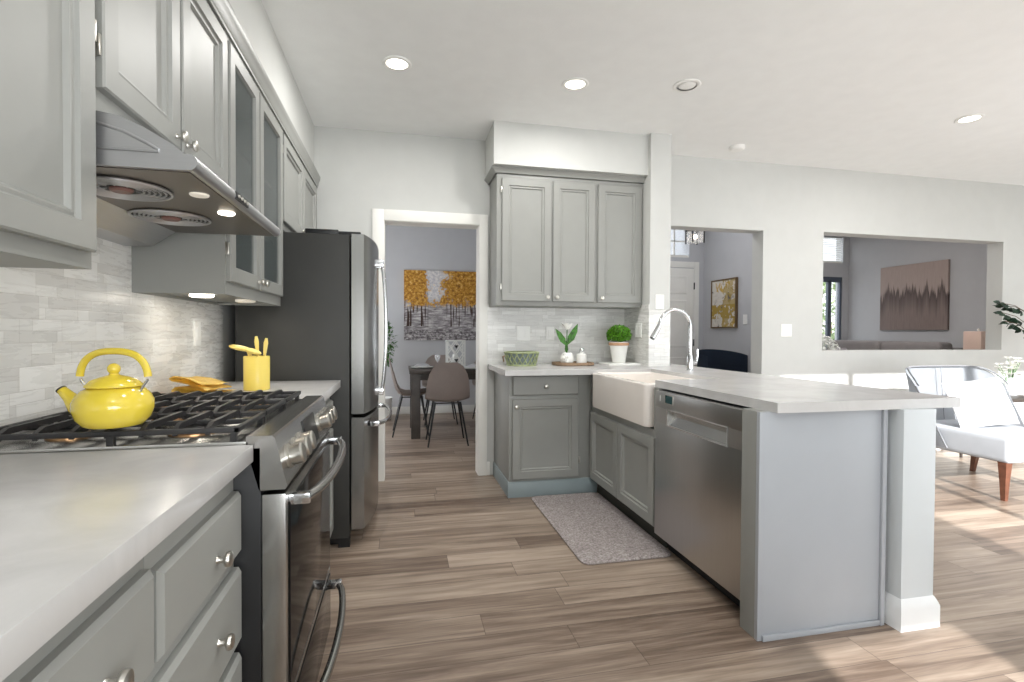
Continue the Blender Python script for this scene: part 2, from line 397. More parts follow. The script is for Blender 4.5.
def rrect(x0, x1, y0, y1, z, r, seg=5):
    P = []
    for cx, cy, a0 in ((x1-r, y1-r, 0), (x0+r, y1-r, 90), (x0+r, y0+r, 180), (x1-r, y0+r, 270)):
        for k in range(seg+1):
            a = R(a0+90*k/seg); P.append((cx+r*math.cos(a), cy+r*math.sin(a), z))
    return P

# ------------------------------------------------------------------ the setting
ZC = 2.731
XW, YB, T = -0.92, 4.11, 0.15
struct(MB().box(-1.8, 9.0, -2.1, 8.0, -0.12, 0.0).build('floor', 'floor', smooth=False))
b = MB(); b.box(-1.2, 2.07, -2.1, YB+T, ZC, ZC+.2); struct(b.build('ceiling', 'ceil', smooth=False))
b = MB(); b.box(2.07, 9.0, YF-.16, YB+T, ZC+.016, ZC+.2); struct(b.build('ceiling', 'ceil', smooth=False))
b = MB(); b.box(-1.8, 2.07, YB+T, 7.55, 2.95, 3.1); b.box(2.07, 3.95, YB+T, 6.25, 2.95, 3.1); b.box(3.95, 9.0, YB+T, 7.55, 2.95, 3.1); struct(b.build('ceiling', 'ceil', smooth=False))
struct(MB().box(XW-.15, XW, -2.1, YB+T, 0, ZC).build('wall_left', 'wall', smooth=False))
DX0, DX1, DZ = -.137, .630, 2.05
b = MB()
b.box(XW-.15, DX0, YB, YB+T, 0, 2.95); b.box(DX0, DX1, YB, YB+T, DZ, 2.95); b.box(DX1, 2.15, YB, YB+T, 0, 2.95)
b.box(2.15, 3.27, YB, YB+T, 2.125, 2.95); b.box(3.27, 3.93, YB, YB+T, 0, 2.95)
b.box(3.93, 6.15, YB, YB+T, 0, 1.015); b.box(3.93, 6.15, YB, YB+T, 2.145, 2.95); b.box(6.15, 9.0, YB, YB+T, 0, 2.95)
struct(b.build('wall_back', 'wall', smooth=False))
struct(MB().box(1.90, 2.075, 3.66, YB, 0, ZC).build('wall_column', 'wall', smooth=False))
struct(MB().box(8.6, 8.75, -2.1, 8.0, 0, 2.95).build('wall_right', 'wall', smooth=False))
b = MB()   # rear wall: kitchen part with an unseen low opening sized to shape the floor sun patch, return, family part with the wide patio doors
b.box(-1.2, .70, YR-.15, YR, 0, 2.8); b.box(.70, 1.40, YR-.15, YR, 1.66, 2.8); b.box(1.40, 2.2, YR-.15, YR, 0, 2.8)
b.box(2.2, 2.35, YR-.15, YF, 0, 2.8)
b.box(2.35, 2.74, YF-.15, YF, 0, 2.8); b.box(2.74, 6.1, YF-.15, YF, 2.30, 2.8); b.box(6.1, 8.6, YF-.15, YF, 0, 2.8)
struct(b.build('wall_rear', 'wall', smooth=False))
b = MB()
for x in (3.54, 4.30, 5.1): b.box(x-.035, x+.035, YF-.1, YF-.05, 0, 2.30)
b.box(2.74, 6.1, YF-.1, YF-.05, 0, .05)
struct(b.build('door_2', 'trim', smooth=False))
# soffits
struct(MB().box(XW, -.645, -2.0, YB, 2.332, ZC).build('wall_soffit_left', 'wall', smooth=False))
struct(MB().box(.667, 1.90, 3.707, YB, 2.417, ZC).build('wall_soffit_back', 'wall', smooth=False))
# tile
struct(MB().box(XW, XW+.008, -.6, 2.93, .9, 1.66).build('wall_tile_left', 'tile', smooth=False))
b = MB(); b.box(.69, 1.90, YB-.008, YB, .9, 1.40); b.box(1.892, 1.90, 3.66, YB-.008, .9, 1.40); b.box(1.892, 2.075, 3.652, 3.66, .9, 1.355)
struct(b.build('wall_tile_back', 'tile', smooth=False))
# door casing + jambs
def casing():
    b = MB(); o0, o1, oz = -.219, .689, 2.128; y0 = YB-.018
    for a, c in ((o0, DX0+.008), (DX1-.008, o1)): b.box(a, c, y0, YB, 0, oz, .003)
    b.box(DX0+.008, DX1-.008, y0+.0005, YB, DZ-.008, oz, .003)
    b.box(DX0, DX0+.012, YB, YB+T, 0, DZ); b.box(DX1-.012, DX1, YB, YB+T, 0, DZ); b.box(DX0+.012, DX1-.012, YB, YB+T, DZ-.012, DZ)
    for a, c in ((o0, DX0+.008), (DX1-.008, o1)): b.box(a, c, YB+T, YB+T+.018, 0, oz, .003)
    return struct(b.build('trim_1', 'trim'))
casing()
def baseboard(name, segs):
    b = MB()
    for x0, x1, y0, y1 in segs: b.box(x0, x1, y0, y1, 0, .11, .003)
    struct(b.build(name, 'trim'))
baseboard('baseboard_dining', [(-1.6, 1.95, 7.388, 7.40), (-1.6, -1.588, 4.26, 7.39)])
baseboard('baseboard_back', [(3.29, 8.6, YB-.012, YB), (.69, .715, YB-.012, YB)])
# dining room / entry / living room shells
struct(MB().box(-1.75, -1.6, YB+T, 8.0, 0, 2.95).build('wall_dining_left', 'wall_gray', smooth=False))
struct(MB().box(-1.6, 2.0, 7.40, 7.55, 0, 2.95).build('wall_dining_back', 'wall_gray', smooth=False))
struct(MB().box(1.95, 2.07, YB+T, 7.4, 0, 2.95).build('wall_dining_right', 'wall_gray', smooth=False))
b = MB()   # entry back wall with transom window opening x 2.95-3.735, z 2.18-2.62
b.box(2.07, 2.95, 6.1, 6.25, 0, 2.95); b.box(2.95, 3.735, 6.1, 6.25, 0, 2.175); b.box(2.95, 3.735, 6.1, 6.25, 2.62, 2.95); b.box(3.735, 3.95, 6.1, 6.25, 0, 2.95)
struct(b.build('wall_entry_back', 'wall_gray', smooth=False))
struct(MB().box(3.95, 4.07, YB+T, 7.4, 0, 2.95).build('wall_entry_right', 'wall_gray', smooth=False))
b = MB()   # living room far wall with tall window and upper window
b.box(4.07, 6.55, 7.4, 7.55, 0, 2.95); b.box(6.55, 7.48, 7.4, 7.55, 2.16, 2.40); b.box(6.55, 7.48, 7.4, 7.55, 2.85, 2.95); b.box(7.48, 7.75, 7.4, 7.55, 0, 2.95)
struct(b.build('wall_living_back', 'wall_gray', smooth=False))
struct(MB().box(7.6, 7.75, YB+T, 7.4, 0, 2.95).build('wall_living_right', 'wall_gray', smooth=False))
# windows
b = MB(); b.box(2.95, 3.735, 6.12, 6.16, 2.175, 2.21); b.box(2.95, 3.735, 6.12, 6.16, 2.385, 2.40); b.box(3.52, 3.535, 6.12, 6.16, 2.2, 2.6); b.box(3.2, 3.215, 6.12, 6.16, 2.2, 2.6)
wn = struct(b.build('window_1', 'trim')); MB().box(2.95, 3.735, 6.145, 6.15, 2.2, 2.62).build('pane', 'pane', wn)
b = MB(); b.box(6.55, 7.48, 7.42, 7.47, 2.07, 2.16); b.box(7.20, 7.27, 7.42, 7.47, 0, 2.10); b.box(7.44, 7.48, 7.42, 7.47, 0, 2.1); b.box(6.55, 6.6, 7.42, 7.47, 0, 2.1)
wn = struct(b.build('window_2', plain('dark_window_frame', (84, 94, 108), 0.4))); MB().box(6.6, 7.46, 7.44, 7.445, 0, 2.08).build('pane', 'pane', wn)
b = MB(); b.box(6.55, 7.48, 7.42, 7.46, 2.40, 2.43)
wn = struct(b.build('window_3', 'trim'))
b = MB()
for k in range(14): b.prism([(7.405, 2.425+k*.031), (7.43, 2.445+k*.031), (7.43, 2.449+k*.031), (7.405, 2.429+k*.031)], lambda a, c, t_: (t_, a, c), 6.56, 7.47)
b.build('slats', 'plastic_w', wn, smooth=False)
# front door of the entry, six panels
b = MB(); FD = FY(6.10)
b.box(2.93, 3.79, 6.075, 6.10, 0, 2.03, .002)
for u0, u1 in ((3.04, 3.32), (3.40, 3.68)):
    for v0, v1 in ((.25, .85), (1.0, 1.6), (1.7, 1.92)):
        b.loft([rect(FY(6.075), u0, u1, v0, v1, i, d) for i, d in ((-.012, 0), (0, .008), (.02, -.004+.008), (.04, .008))])
dr = struct(b.build('door_1', 'trim'))
b = MB()
for z in (.3, 1.05, 1.80): b.box(3.785, 3.80, 6.066, 6.076, z-.045, z+.045, .002)
b.build('hinge', 'black', dr)
b = MB(); b.box(3.80, 3.87, 6.08, 6.10, 0, 2.12, .003); b.box(2.85, 3.80, 6.081, 6.10, 2.04, 2.12, .003)
struct(b.build('trim_2', 'trim'))

# ------------------------------------------------------------------ left run: upper cabinets
XD = -.62   # body front; doors stand .02 proud
FL = FX(XD)
g_up = 'gray wall cabinets along the left wall'
def upper(label, y0, y1, z0, z1, doors, dz0, dz1, knobs, hinges=(), name='wall_cabinet'):
    t_ = thing(name, label, 'cabinet', (XW, (y0+y1)/2, z0))
    MB().box(XW, XD, y0, y1, z0, z1, .001).build('body', 'cab', t_)
    for i, (a, c) in enumerate(doors):
        d = door_mb(FL, a, c, dz0, dz1).build('door', 'cab', t_)
        if i < len(knobs): knob_mb(FL, *knobs[i]).build('knob', 'nickel', d)
        if i < len(hinges): hinge_mb(FL, *hinges[i]).build('hinge', 'nickel', d)
    return t_
ZT, DT = 2.28, 2.215
upper('large gray wall cabinet at the left edge, nearest the viewer and left of the hood', .15, 1.205, 1.297, ZT, [(.25, .70), (.725, 1.188)], 1.330, DT, [(.66, 1.38), (.76, 1.38)], [(.245, 1.9), (1.195, 1.78)])
upper('gray two-door wall cabinet directly above the range hood', 1.207, 2.003, 1.625, ZT, [(1.217, 1.592), (1.608, 1.990)], 1.675, DT, [(1.565, 1.705), (1.637, 1.705)], [(1.211, 1.76), (1.997, 2.15)])
# glass-fronted cabinet: open box with shelves
t_ = thing('glass_door_cabinet', 'gray wall cabinet with two glass doors between hood and refrigerator', 'cabinet', (XW, 2.43, 1.305))
b = MB(); y0, y1, z0, z1 = 2.005, 2.866, 1.305, ZT
b.box(XW, XD, y0, y0+.018, z0, z1); b.box(XW, XD, y1-.018, y1, z0, z1); b.box(XW+.012, XD, y0+.018, y1-.018, z0+.012, z0+.03); b.box(XW+.012, XD, y0+.018, y1-.018, z1-.03, z1); b.box(XW+.001, XW+.012, y0+.018, y1-.018, z0, z1)
b.box(XD, XD+.003, y0, y0+.04, z0, z1); b.box(XD, XD+.003, y1-.04, y1, z0, z1); b.box(XD, XD+.003, y0+.04, y1-.04, z0, z0+.06); b.box(XD, XD+.003, y0+.04, y1-.04, z1-.08, z1); b.box(XD, XD+.003, 2.39, 2.43, z0+.06, z1-.08)
b.build('body', 'cab', t_, smooth=False)
for z in (1.62, 1.90):
    MB().box(XW+.012, XD-.03, y0+.018, y1-.018, z, z+.018).build('shelf', 'cab', t_)
for a, c, ku, hu in ((2.017, 2.402, 2.378, 2.011), (2.416, 2.850, 2.442, 2.857)):
    d = ring_mb(FL, a, c, 1.352, DT).build('door', 'cab', t_)
    MB().box(XD+.006, XD+.010, a+.058, c-.058, 1.352+.058, DT-.058).build('glass_pane', 'glass', d)
    knob_mb(FL, ku, 1.385).build('knob', 'nickel', d); hinge_mb(FL, hu, 1.47 if hu < 2.4 else 2.12).build('hinge', 'nickel', d)
upper('short gray two-door wall cabinet above the refrigerator', 2.868, 3.99, 1.72, ZT, [(2.885, 3.42), (3.435, 3.94)], 1.755, DT, [(3.385, 1.795), (3.47, 1.795)], [(2.876, 2.13)])
# crown moulding
prof = [(XD+.004, 2.245), (XD+.012, 2.245), (XD+.012, 2.256), (XD+.016, 2.262), (XD+.018, 2.282), (XD+.026, 2.300), (XD+.030, 2.312), (XD+.030, 2.326), (-.643, 2.326), (-.643, 2.283), (XD+.004, 2.283)]
tag(MB().prism(prof, lambda a, c, t_: (a, t_, c), .0, 4.04).build('crown_moulding', 'cab'), 'long gray crown moulding along the top of the left wall cabinets', 'moulding')
# under-cabinet puck lights
for i, (x, y) in enumerate(((-.76, 2.2), (-.70, 2.55))):
    o = MB().lathe([(.042, 0), (.042, -.010), (.034, -.013)], (x, y, 1.3170), (0, 0, 1), 20).build('puck_light', 'lamp_on' if i == 0 else 'lamp_soft')
    tag(o, ('lit' if i == 0 else 'faint')+' round puck light under the glass-door cabinet, ' + ('nearer the range hood' if i == 0 else 'nearer the refrigerator'), 'light')
    l = bpy.data.lights.new('puck_lamp', 'AREA'); l.shape = 'DISK'; l.size = .06; l.energy = .35; l.color = (1, .93, .82)
    q = bpy.data.objects.new('puck_lamp', l); C.objects.link(q); q.location = (x, y, 1.30)

# ------------------------------------------------------------------ range hood
t_ = thing('range_hood', 'stainless steel under-cabinet range hood with two round fan grilles above the range', 'range hood', (XW, 1.6, 1.455))
HY0, HY1 = 1.203, 1.965
hp = [(XW+.002, 1.622), (-.61, 1.622), (-.57, 1.616), (-.52, 1.594), (-.47, 1.565), (-.440, 1.540), (-.440, 1.512), (-.76, 1.512), (-.83, 1.462), (XW+.002, 1.458)]
MB().prism(hp, lambda a, c, q: (a, q, c), HY0, HY1).build('canopy', 'hood', t_)
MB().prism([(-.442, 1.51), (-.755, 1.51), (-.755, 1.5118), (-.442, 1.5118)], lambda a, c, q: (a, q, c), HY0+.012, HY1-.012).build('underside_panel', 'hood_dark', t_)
MB().tube([(-.440, HY0-.002, 1.529), (-.440, HY1+.002, 1.529)], .0175, 16).build('front_rail', 'hood', t_)
rd = [(-.90, 1.603), (-.66, 1.602), (-.61, 1.598), (-.56, 1.584), (-.515, 1.562), (-.495, 1.550)]
b = MB(); b.tube([(x_, HY0-.001, z_) for x_, z_ in rd], .0035, 8); b.tube([(-.90, HY0-.001, 1.547), (-.495, HY0-.001, 1.547)], .0035, 8); b.loft([[(x_, HY0+q, z_) for x_, z_ in rd+[(-.90, 1.547)]] for q in (.001, -.0006)])
b.build('side_panel', 'hood', t_)
for cx, cy in ((-.645, 1.375), (-.665, 1.690)):
    b = MB()
    for r_, h in ((.100, .004), (.088, .0025), (.077, .0025), (.066, .0025), (.055, .0025), (.044, .0025)):
        b.tube([(cx+r_*math.cos(k*R(15)), cy+r_*math.sin(k*R(15)), 1.506) for k in range(24)], h, 6, closed=True)
    for k in range(8):
        a = k*R(45); b.tube([(cx+.03*math.cos(a), cy+.03*math.sin(a), 1.507), (cx+.1*math.cos(a), cy+.1*math.sin(a), 1.507)], .002, 6)
    fg = b.build('fan_grille', 'hood', t_)
    MB().lathe([(.098, 0), (.098, .001)], (cx, cy, 1.5085), seg=32).build('fan_recess', 'black', fg)
    MB().lathe([(.020, 0), (.024, .004), (.024, .008)], (cx, cy, 1.499), seg=20).build('fan_hub', 'hub_red', fg)
MB().box(-.850, -.80, 1.30, 1.42, 1.462, 1.478).build('filter_vent', 'black', t_)
for i, y in enumerate((1.40, 1.60)):
    MB().lathe([(.020, 0), (.022, .003), (.022, .005)], (-.488, y, 1.5055), seg=24).build('lamp', 'lamp_on' if i else 'lamp_soft', t_)
l = bpy.data.lights.new('hood_lamp', 'AREA'); l.shape = 'DISK'; l.size = .05; l.energy = 0.6; l.color = (1, .9, .76)
q = bpy.data.objects.new('hood_lamp', l); C.objects.link(q); q.location = (-.488, 1.60, 1.498)
cp = MB().box(-.428, -.4205, 1.46, 1.57, 1.519, 1.539, .003).build('control_panel', 'black', t_)
for k in range(4): MB().lathe([(.005, 0), (.004, .004)], (-.4205, 1.477+k*.025, 1.529), (1, 0, 0), 10).build('button', 'nickel', cp)

# ------------------------------------------------------------------ left base cabinets and worktops
FB = FX(-.37)
def base_unit(label, y0, y1, fronts, loc=None):
    t_ = thing('base_cabinet', label, 'cabinet', (-.6, (y0+y1)/2, 0))
    b = MB(); b.box(XW+.01, -.37, y0, y1, .10, .874, .001); b.box(XW+.01, -.43, y0, y1, 0, .10); b.build('body', 'cab', t_)
    for kind, a, c, v0, v1, knobs in fronts:
        d = door_mb(FB, a, c, v0, v1, FLAT if kind == 'drawer' else PANEL).build(kind, 'cab', t_)
        for ku, kv in knobs: knob_mb(FB, ku, kv).build('knob', 'nickel', d)
    return t_
base_unit('gray base cabinet with a three-drawer stack, beside the range in the left foreground', .843, 1.252,
          [('drawer', .852, 1.245, .674, .812, [(1.085, .725)]), ('drawer', .852, 1.245, .475, .640, [(1.09, .558)]), ('drawer', .852, 1.245, .12, .445, [(1.09, .33)])])
base_unit('gray base cabinet with a wide drawer at the very left bottom corner', .05, .841,
          [('drawer', .12, .833, .674, .824, [(.70, .742)]), ('door', .12, .47, .12, .64, [(.43, .58)]), ('door', .482, .833, .12, .64, [(.52, .58)])])
base_unit('narrow gray base cabinet between range and refrigerator', 2.024, 2.845,
          [('drawer', 2.04, 2.43, .69, .812, [(2.235, .75)]), ('drawer', 2.44, 2.83, .69, .812, [(2.635, .75)]), ('door', 2.04, 2.43, .12, .66, [(2.40, .6)]), ('door', 2.44, 2.83, .12, .66, [(2.47, .6)])])
tag(MB().box(XW+.008, -.3285, -.4, 1.2536, .875, .914, .002).build('countertop', 'quartz'), 'white quartz countertop in the left foreground before the range', 'countertop')
tag(MB().box(XW+.008, -.315, 2.022, 2.848, .875, .914, .002).build('countertop', 'quartz'), 'short white quartz countertop between range and refrigerator', 'countertop')

# ------------------------------------------------------------------ gas range
t_ = thing('gas_range', 'slide-in stainless gas range with black grates and round metal knobs', 'range', (-.6, 1.638, 0))
RY0, RY1 = 1.258, 2.018
b = MB(); b.box(XW+.012, -.315, RY0, RY1, .03, .905, .001); b.build('body', 'black', t_)
b = MB(); b.box(XW+.012, -.34, RY0, RY1, .905, .921, .002); b.build('cooktop', 'steel', t_)
pp = [(-.345, .905), (-.345, .932), (-.290, .932), (-.284, .926), (-.258, .815), (-.262, .806), (-.318, .806)]
MB().prism(pp, lambda a, c, q: (a, q, c), RY0, RY1).build('control_panel', 'steel', t_)
sl = Vector((-.284, 0, .926))-Vector((-.258, 0, .815)); sn = Vector((sl.z, 0, -sl.x)).normalized()
if sn.x < 0: sn = -sn
def on_slant(y, f): return Vector((-.258, y, .815))+sl*f+sn*.0
b = MB()
for y in (1.33, 1.405, 1.48, 1.805, 1.88, 1.955):
    MB().lathe([(.030, 0), (.030, .006), (.025, .008), (.026, .034), (.023, .038), (.012, .039)], on_slant(y, .47), sn, 24).build('knob', 'nickel', t_)
b = MB(); c0 = on_slant(1.565, .15); c1 = on_slant(1.725, .85)
dsp = [(1.56, .12), (1.735, .12), (1.735, .88), (1.56, .88)]
b.loft([[on_slant(y, f)+sn*.0005 for y, f in dsp], [on_slant(y, f)+sn*.004 for y, f in dsp]]); b.build('display', 'black', t_)
# oven door, drawer
b = MB(); b.box(-.314, -.262, RY0+.004, RY1-.004, .295, .795, .003); od = b.build('oven_door', 'steel', t_)
MB().box(-.2625, -.2575, RY0+.035, RY1-.035, .30, .765, .002).build('door_glass', 'oven_glass', od)
def bowed(y0, y1, z, x0, bow, n=14):
    return [(x0+bow*math.sin(math.pi*k/n)**.6, y0+(y1-y0)*k/n, z) for k in range(n+1)]
MB().tube(bowed(RY0+.05, RY1-.05, .770, -.225, .038), .0125, 12).build('handle', 'steel', od)
for y in (RY0+.05, RY1-.05):
    MB().box(-.262, -.214, y-.014, y+.014, .757, .783, .004).build('handle_bracket', 'chrome', od)
dw_ = MB().box(-.314, -.260, RY0+.004, RY1-.004, .055, .285, .003).build('warming_drawer', 'steel', t_)
MB().box(-.2605, -.2565, RY0+.03, RY1-.03, .075, .270, .002).build('drawer_glass', 'oven_glass', dw_)
MB().tube(bowed(RY0+.05, RY1-.05, .235, -.225, .038), .0115, 12).build('handle', 'steel', dw_)
for y in (RY0+.05, RY1-.05):
    MB().box(-.258, -.214, y-.014, y+.014, .222, .248, .004).build('handle_bracket', 'chrome', dw_)
# grates: three
gx0, gx1 = -.895, -.362
for k in range(3):
    y0 = RY0+.008+k*.249; y1 = y0+.243; b = MB(); zb, zt = .940, .952
    for y in (y0, y1): b.box(gx0, gx1, y-.0, y+.012, zb, zt, .002) if y == y0 else b.box(gx0, gx1, y-.012, y, zb, zt, .002)
    for x in (gx0, gx1-.012): b.box(x, x+.012, y0, y1, zb, zt, .002)
    ym = (y0+y1)/2
    b.box(gx0, gx1, ym-.005, ym+.005, zb, zt, .002)
    nb = 8
    for j in range(1, nb):
        x = gx0+(gx1-gx0)*j/nb
        b.prism([(y0+.004, zb-.004), (y0+.004, zt), (y0+.03, zt+.010), (y1-.03, zt+.010), (y1-.004, zt), (y1-.004, zb-.004), (y1-.03, zt-.004), (y0+.03, zt-.004)], lambda a, c, q: (q, a, c), x-.005, x+.005)
    for x in (gx0+.006, gx1-.02, (gx0+gx1)/2):
        for y in (y0+.002, y1-.014): b.box(x, x+.014, y, y+.012, .921, zb)
    b.build('grate', 'iron', t_)
for cx, cy, r_ in ((-.50, 1.39, .042), (-.76, 1.39, .036), (-.63, 1.638, .052), (-.50, 1.89, .042), (-.76, 1.89, .036)):
    bn = MB().lathe([(r_+.012, 0), (r_+.012, .004), (r_, .006), (r_, .011)], (cx, cy, .921), seg=28).build('burner', 'copper', t_)
    MB().lathe([(r_*.86, 0), (r_*.9, .003), (r_*.86, .006), (r_*.5, .008)], (cx, cy, .9322), seg=28).build('burner_cap', 'iron', bn)

# ------------------------------------------------------------------ refrigerator
t_ = thing('refrigerator', 'stainless french-door refrigerator with dark gray side and bottom freezer drawer', 'refrigerator', (-.55, 3.31, 0))
FY0, FY1 = 2.872, 3.775
MB().box(-.838, -.272, FY0, FY1, .05, 1.695, .004).build('body', 'fridge_side', t_)
b = MB(); b.box(-.50, -.33, FY0+.01, FY0+.15, 1.695, 1.722, .006); b.box(-.335, -.215, FY0+.02, FY0+.10, 1.695, 1.716, .004); b.build('hinge_cover', 'black', t_)
MB().box(-.50, -.33, FY1-.15, FY1-.01, 1.695, 1.722, .006).build('hinge_cover', 'black', t_)
b = MB(); b.box(-.85, -.30, FY0+.03, FY1-.03, .01, .05); b.box(-.33, -.27, FY0+.0, FY0+.04, 0, .05); b.box(-.33, -.27, FY1-.04, FY1, 0, .05); b.build('base', 'black', t_)
def curved_door(y0, y1, z0, z1):
    n = 12; fr = []
    full0, full1 = FY0, FY1
    for k in range(n+1):
        y = y0+(y1-y0)*k/n; s_ = (y-full0)/(full1-full0)*2-1
        fr.append((-.142-.055*abs(s_)**2.6, y))
    poly = [(-.262, y0)]+[p for p in fr]+[(-.262, y1)]
    b = MB(); b.prism(poly, lambda a, c, q: (a, c, q), z0, z1)
    return b
ymid = (FY0+FY1)/2
for y0, y1, yh in ((FY0, ymid-.003, ymid-.045), (ymid+.003, FY1, ymid+.045)):
    d = curved_door(y0, y1, .725, 1.700).build('door', 'steel_fr', t_)
    pts = [(-.118+.026*math.sin(math.pi*k/12)**.7, yh, .80+.80*k/12) for k in range(13)]
    MB().tube(pts, .0105, 12).build('handle', 'chrome', d)
    for z in (.80, 1.60): MB().box(-.160, -.106, yh-.014, yh+.014, z-.022, z+.022, .005).build('handle_bracket', 'chrome', d)
d = curved_door(FY0, FY1, .095, .705).build('freezer_drawer', 'steel_fr', t_)
pts = [(-.130+.062*math.sin(math.pi*k/16)**.5, FY0+.09+(FY1-FY0-.18)*k/16, .655) for k in range(17)]
MB().tube(pts, .0125, 12).build('handle', 'chrome', d)
for y in (FY0+.09, FY1-.09): MB().box(-.170, -.118, y-.016, y+.016, .640, .670, .005).build('handle_bracket', 'chrome', d)

# ------------------------------------------------------------------ things on range and left worktop
# kettle, spout towards the tiled wall
t_ = thing('tea_kettle', 'yellow enamel tea kettle with arched handle on the near grate of the range', 'kettle', (-.618, 1.280, .963), math.atan2(.25, -.97))
prof = [(.048, 0), (.056, .003), (.068, .018), (.074, .038), (.0735, .054), (.068, .068), (.058, .080), (.046, .086)]
MB().lathe(prof, seg=40).build('body', 'yellow', t_, local=True)
ld = MB().lathe([(.047, .085), (.053, .087), (.052, .091), (.042, .101), (.026, .108), (.010, .112), (.008, .116)], seg=36).build('lid', 'yellow', t_, local=True)
MB().ball((0, 0, .125), .0125).build('lid_knob', 'yellow', ld, local=True)
b = MB(); pts = [(.058, 0, .036), (.084, 0, .044), (.102, 0, .062), (.120, 0, .078)]
b.tube(pts, [.030, .021, .013, .0095], 16); sp = b.build('spout', 'yellow', t_, local=True)
MB().tube([(.119, 0, .077), (.1215, 0, .0795)], [.0105, .0105], 16).build('spout_rim', 'iron', sp, local=True)
pts = []
for k in range(29):
    a = math.pi*(.04+.92*k/28); ca = math.cos(a); sa = math.sin(a)
    pts.append((.078*math.copysign(abs(ca)**.80, ca), 0, .092+.072*abs(sa)**.72))
MB().tube(pts, .0075, 12).build('handle', 'yellow', t_, local=True)
for sx in (1, -1): MB().tube([(sx*.058, 0, .074), (sx*.066, 0, .088), (sx*.0765, 0, .102)], .003, 8).build('handle_bracket', 'chrome', t_, local=True)
# crock with utensils
tag(MB().lathe([(.050, 0), (.053, .003), (.053, .146), (.0515, .149), (.049, .149), (.048, .146), (.048, .012), (0.001, .012)], (-.622, 2.43, .914), seg=36, cap1=False).build('utensil_crock', 'yellow2'), 'tall yellow ceramic utensil crock on the worktop beside the refrigerator', 'crock')
def utensil(base, top, kind):
    b = MB(); p, q = Vector(base), Vector(top); b.tube([p, p.lerp(q, .6), q], [.0045, .005, .0055], 8)
    d = (q-p).normalized(); o = d.orthogonal()
    return b
cx, cy = -.622, 2.43
b = utensil((cx+.015, cy-.01, .93), (cx-.040, cy, 1.096), 0)   # spoon head leaning left
b2 = MB().ball((0, 0, 0), 1, .048, .024, .012).xf(Matrix.Translation((cx-.066, cy, 1.098)) @ Matrix.Rotation(R(12), 4, 'Y'))
me = bpy.data.meshes.new('tmp'); b2.bm.to_mesh(me); b.bm.from_mesh(me); b2.bm.free()
tag(b.build('serving_spoon', 'cream'), 'pale yellow spoon with its broad bowl leaning left out of the yellow crock', 'utensil')
b = utensil((cx-.012, cy-.02, .93), (cx-.016, cy-.034, 1.082), 0)
b2 = MB().ball((0, 0, 0), 1, .036, .026, .012).xf(Matrix.Translation((cx-.006, cy-.036, 1.085)) @ Matrix.Rotation(R(18), 4, 'Y'))
me = bpy.data.meshes.new('tmp'); b2.bm.to_mesh(me); b.bm.from_mesh(me); b2.bm.free()
tag(b.build('spatula', 'cream'), 'yellow rounded spatula lying over the rim of the yellow crock', 'utensil')
for base, top, lb in (((cx+.012, cy+.01, .93), (cx-.002, cy, 1.150), 'slim yellow utensil handle standing upright left of the pierced one in the crock'),
                      ((cx+.018, cy, .93), (cx+.040, cy, 1.142), 'yellow utensil handle with a small hole, leaning right out of the crock')):
    b = MB(); p, q = Vector(base), Vector(top); b.tube([p, p.lerp(q, .65), p.lerp(q, .9), q], [.004, .006, .0095, .005], 10)
    o = b.build('stirring_spoon', 'cream'); tag(o, lb, 'utensil')
# folded towel
tp = [(-.742, .9185), (-.86, .921), (-.893, .926), (-.900, .943), (-.885, .955), (-.82, .950), (-.765, .936), (-.752, .940), (-.765, .950), (-.85, .972), (-.888, .980), (-.897, .990), (-.880, .998), (-.82, .990), (-.752, .962)]
def twl(u, v):
    k = u*(len(tp)-1); i_ = min(int(k), len(tp)-2); f_ = k-i_; x_ = tp[i_][0]*(1-f_)+tp[i_+1][0]*f_; z_ = tp[i_][1]*(1-f_)+tp[i_+1][1]*f_
    return (x_*.86-.095+.03*v+.006*math.sin(7*v+4*u), 2.20+.22*v-.03*math.sin(2*u), .9145+(z_-.9145)*(1-.25*v)+.003*math.sin(11*v)*u)
tag(MB().grid(twl, 57, 14, .005).build('dish_towel', 'cloth_y'), 'folded yellow dish towel lying on the worktop behind the range', 'towel')
def plate(name, F, u, v, wdt, hgt, label, kind='outlet'):
    t_ = thing(name, label, kind, F(u, v, 0))
    MB().loft([rect(F, u-wdt/2, u+wdt/2, v-hgt/2, v+hgt/2, i, d) for i, d in ((0, 0), (0, .004), (.003, .006))]).build('cover_plate', 'plastic_w', t_)
    n = max(1, round(wdt/.055))
    for k in range(n):
        uu = u-wdt/2+wdt*(k+.5)/n
        MB().loft([rect(F, uu-.016, uu+.016, v-.033, v+.033, i, d) for i, d in ((0, .006), (.001, .0085))]).build('insert', 'plastic_w', t_)
plate('wall_outlet', FX(XW+.008), 2.575, 1.16, .072, .115, 'white outlet on the marble tile above the left worktop')
plate('wall_outlet', FY(YB-.008), .990, 1.165, .115, .118, 'wide white double plate on the tile behind the green basket')
plate('wall_outlet', FY(YB-.008), 1.222, 1.165, .072, .115, 'single white outlet on the tile left of the white tulip')
plate('wall_outlet', FX(1.892, -1), 3.83, 1.195, .115, .118, 'white plate on the side tile right of the boxwood', 'outlet')
plate('light_switch', FY(3.66), 1.985, 1.418, .072, .115, 'white switch on the front of the tiled column behind the faucet', 'switch')
plate('light_switch', FY(YB), 3.53, 1.205, .115, .118, 'white double switch on the white wall between the two openings', 'switch')
plate('light_switch', FX(3.95, -1), 5.25, 1.34, .072, .115, 'white switch beside the framed abstract in the entry', 'switch')

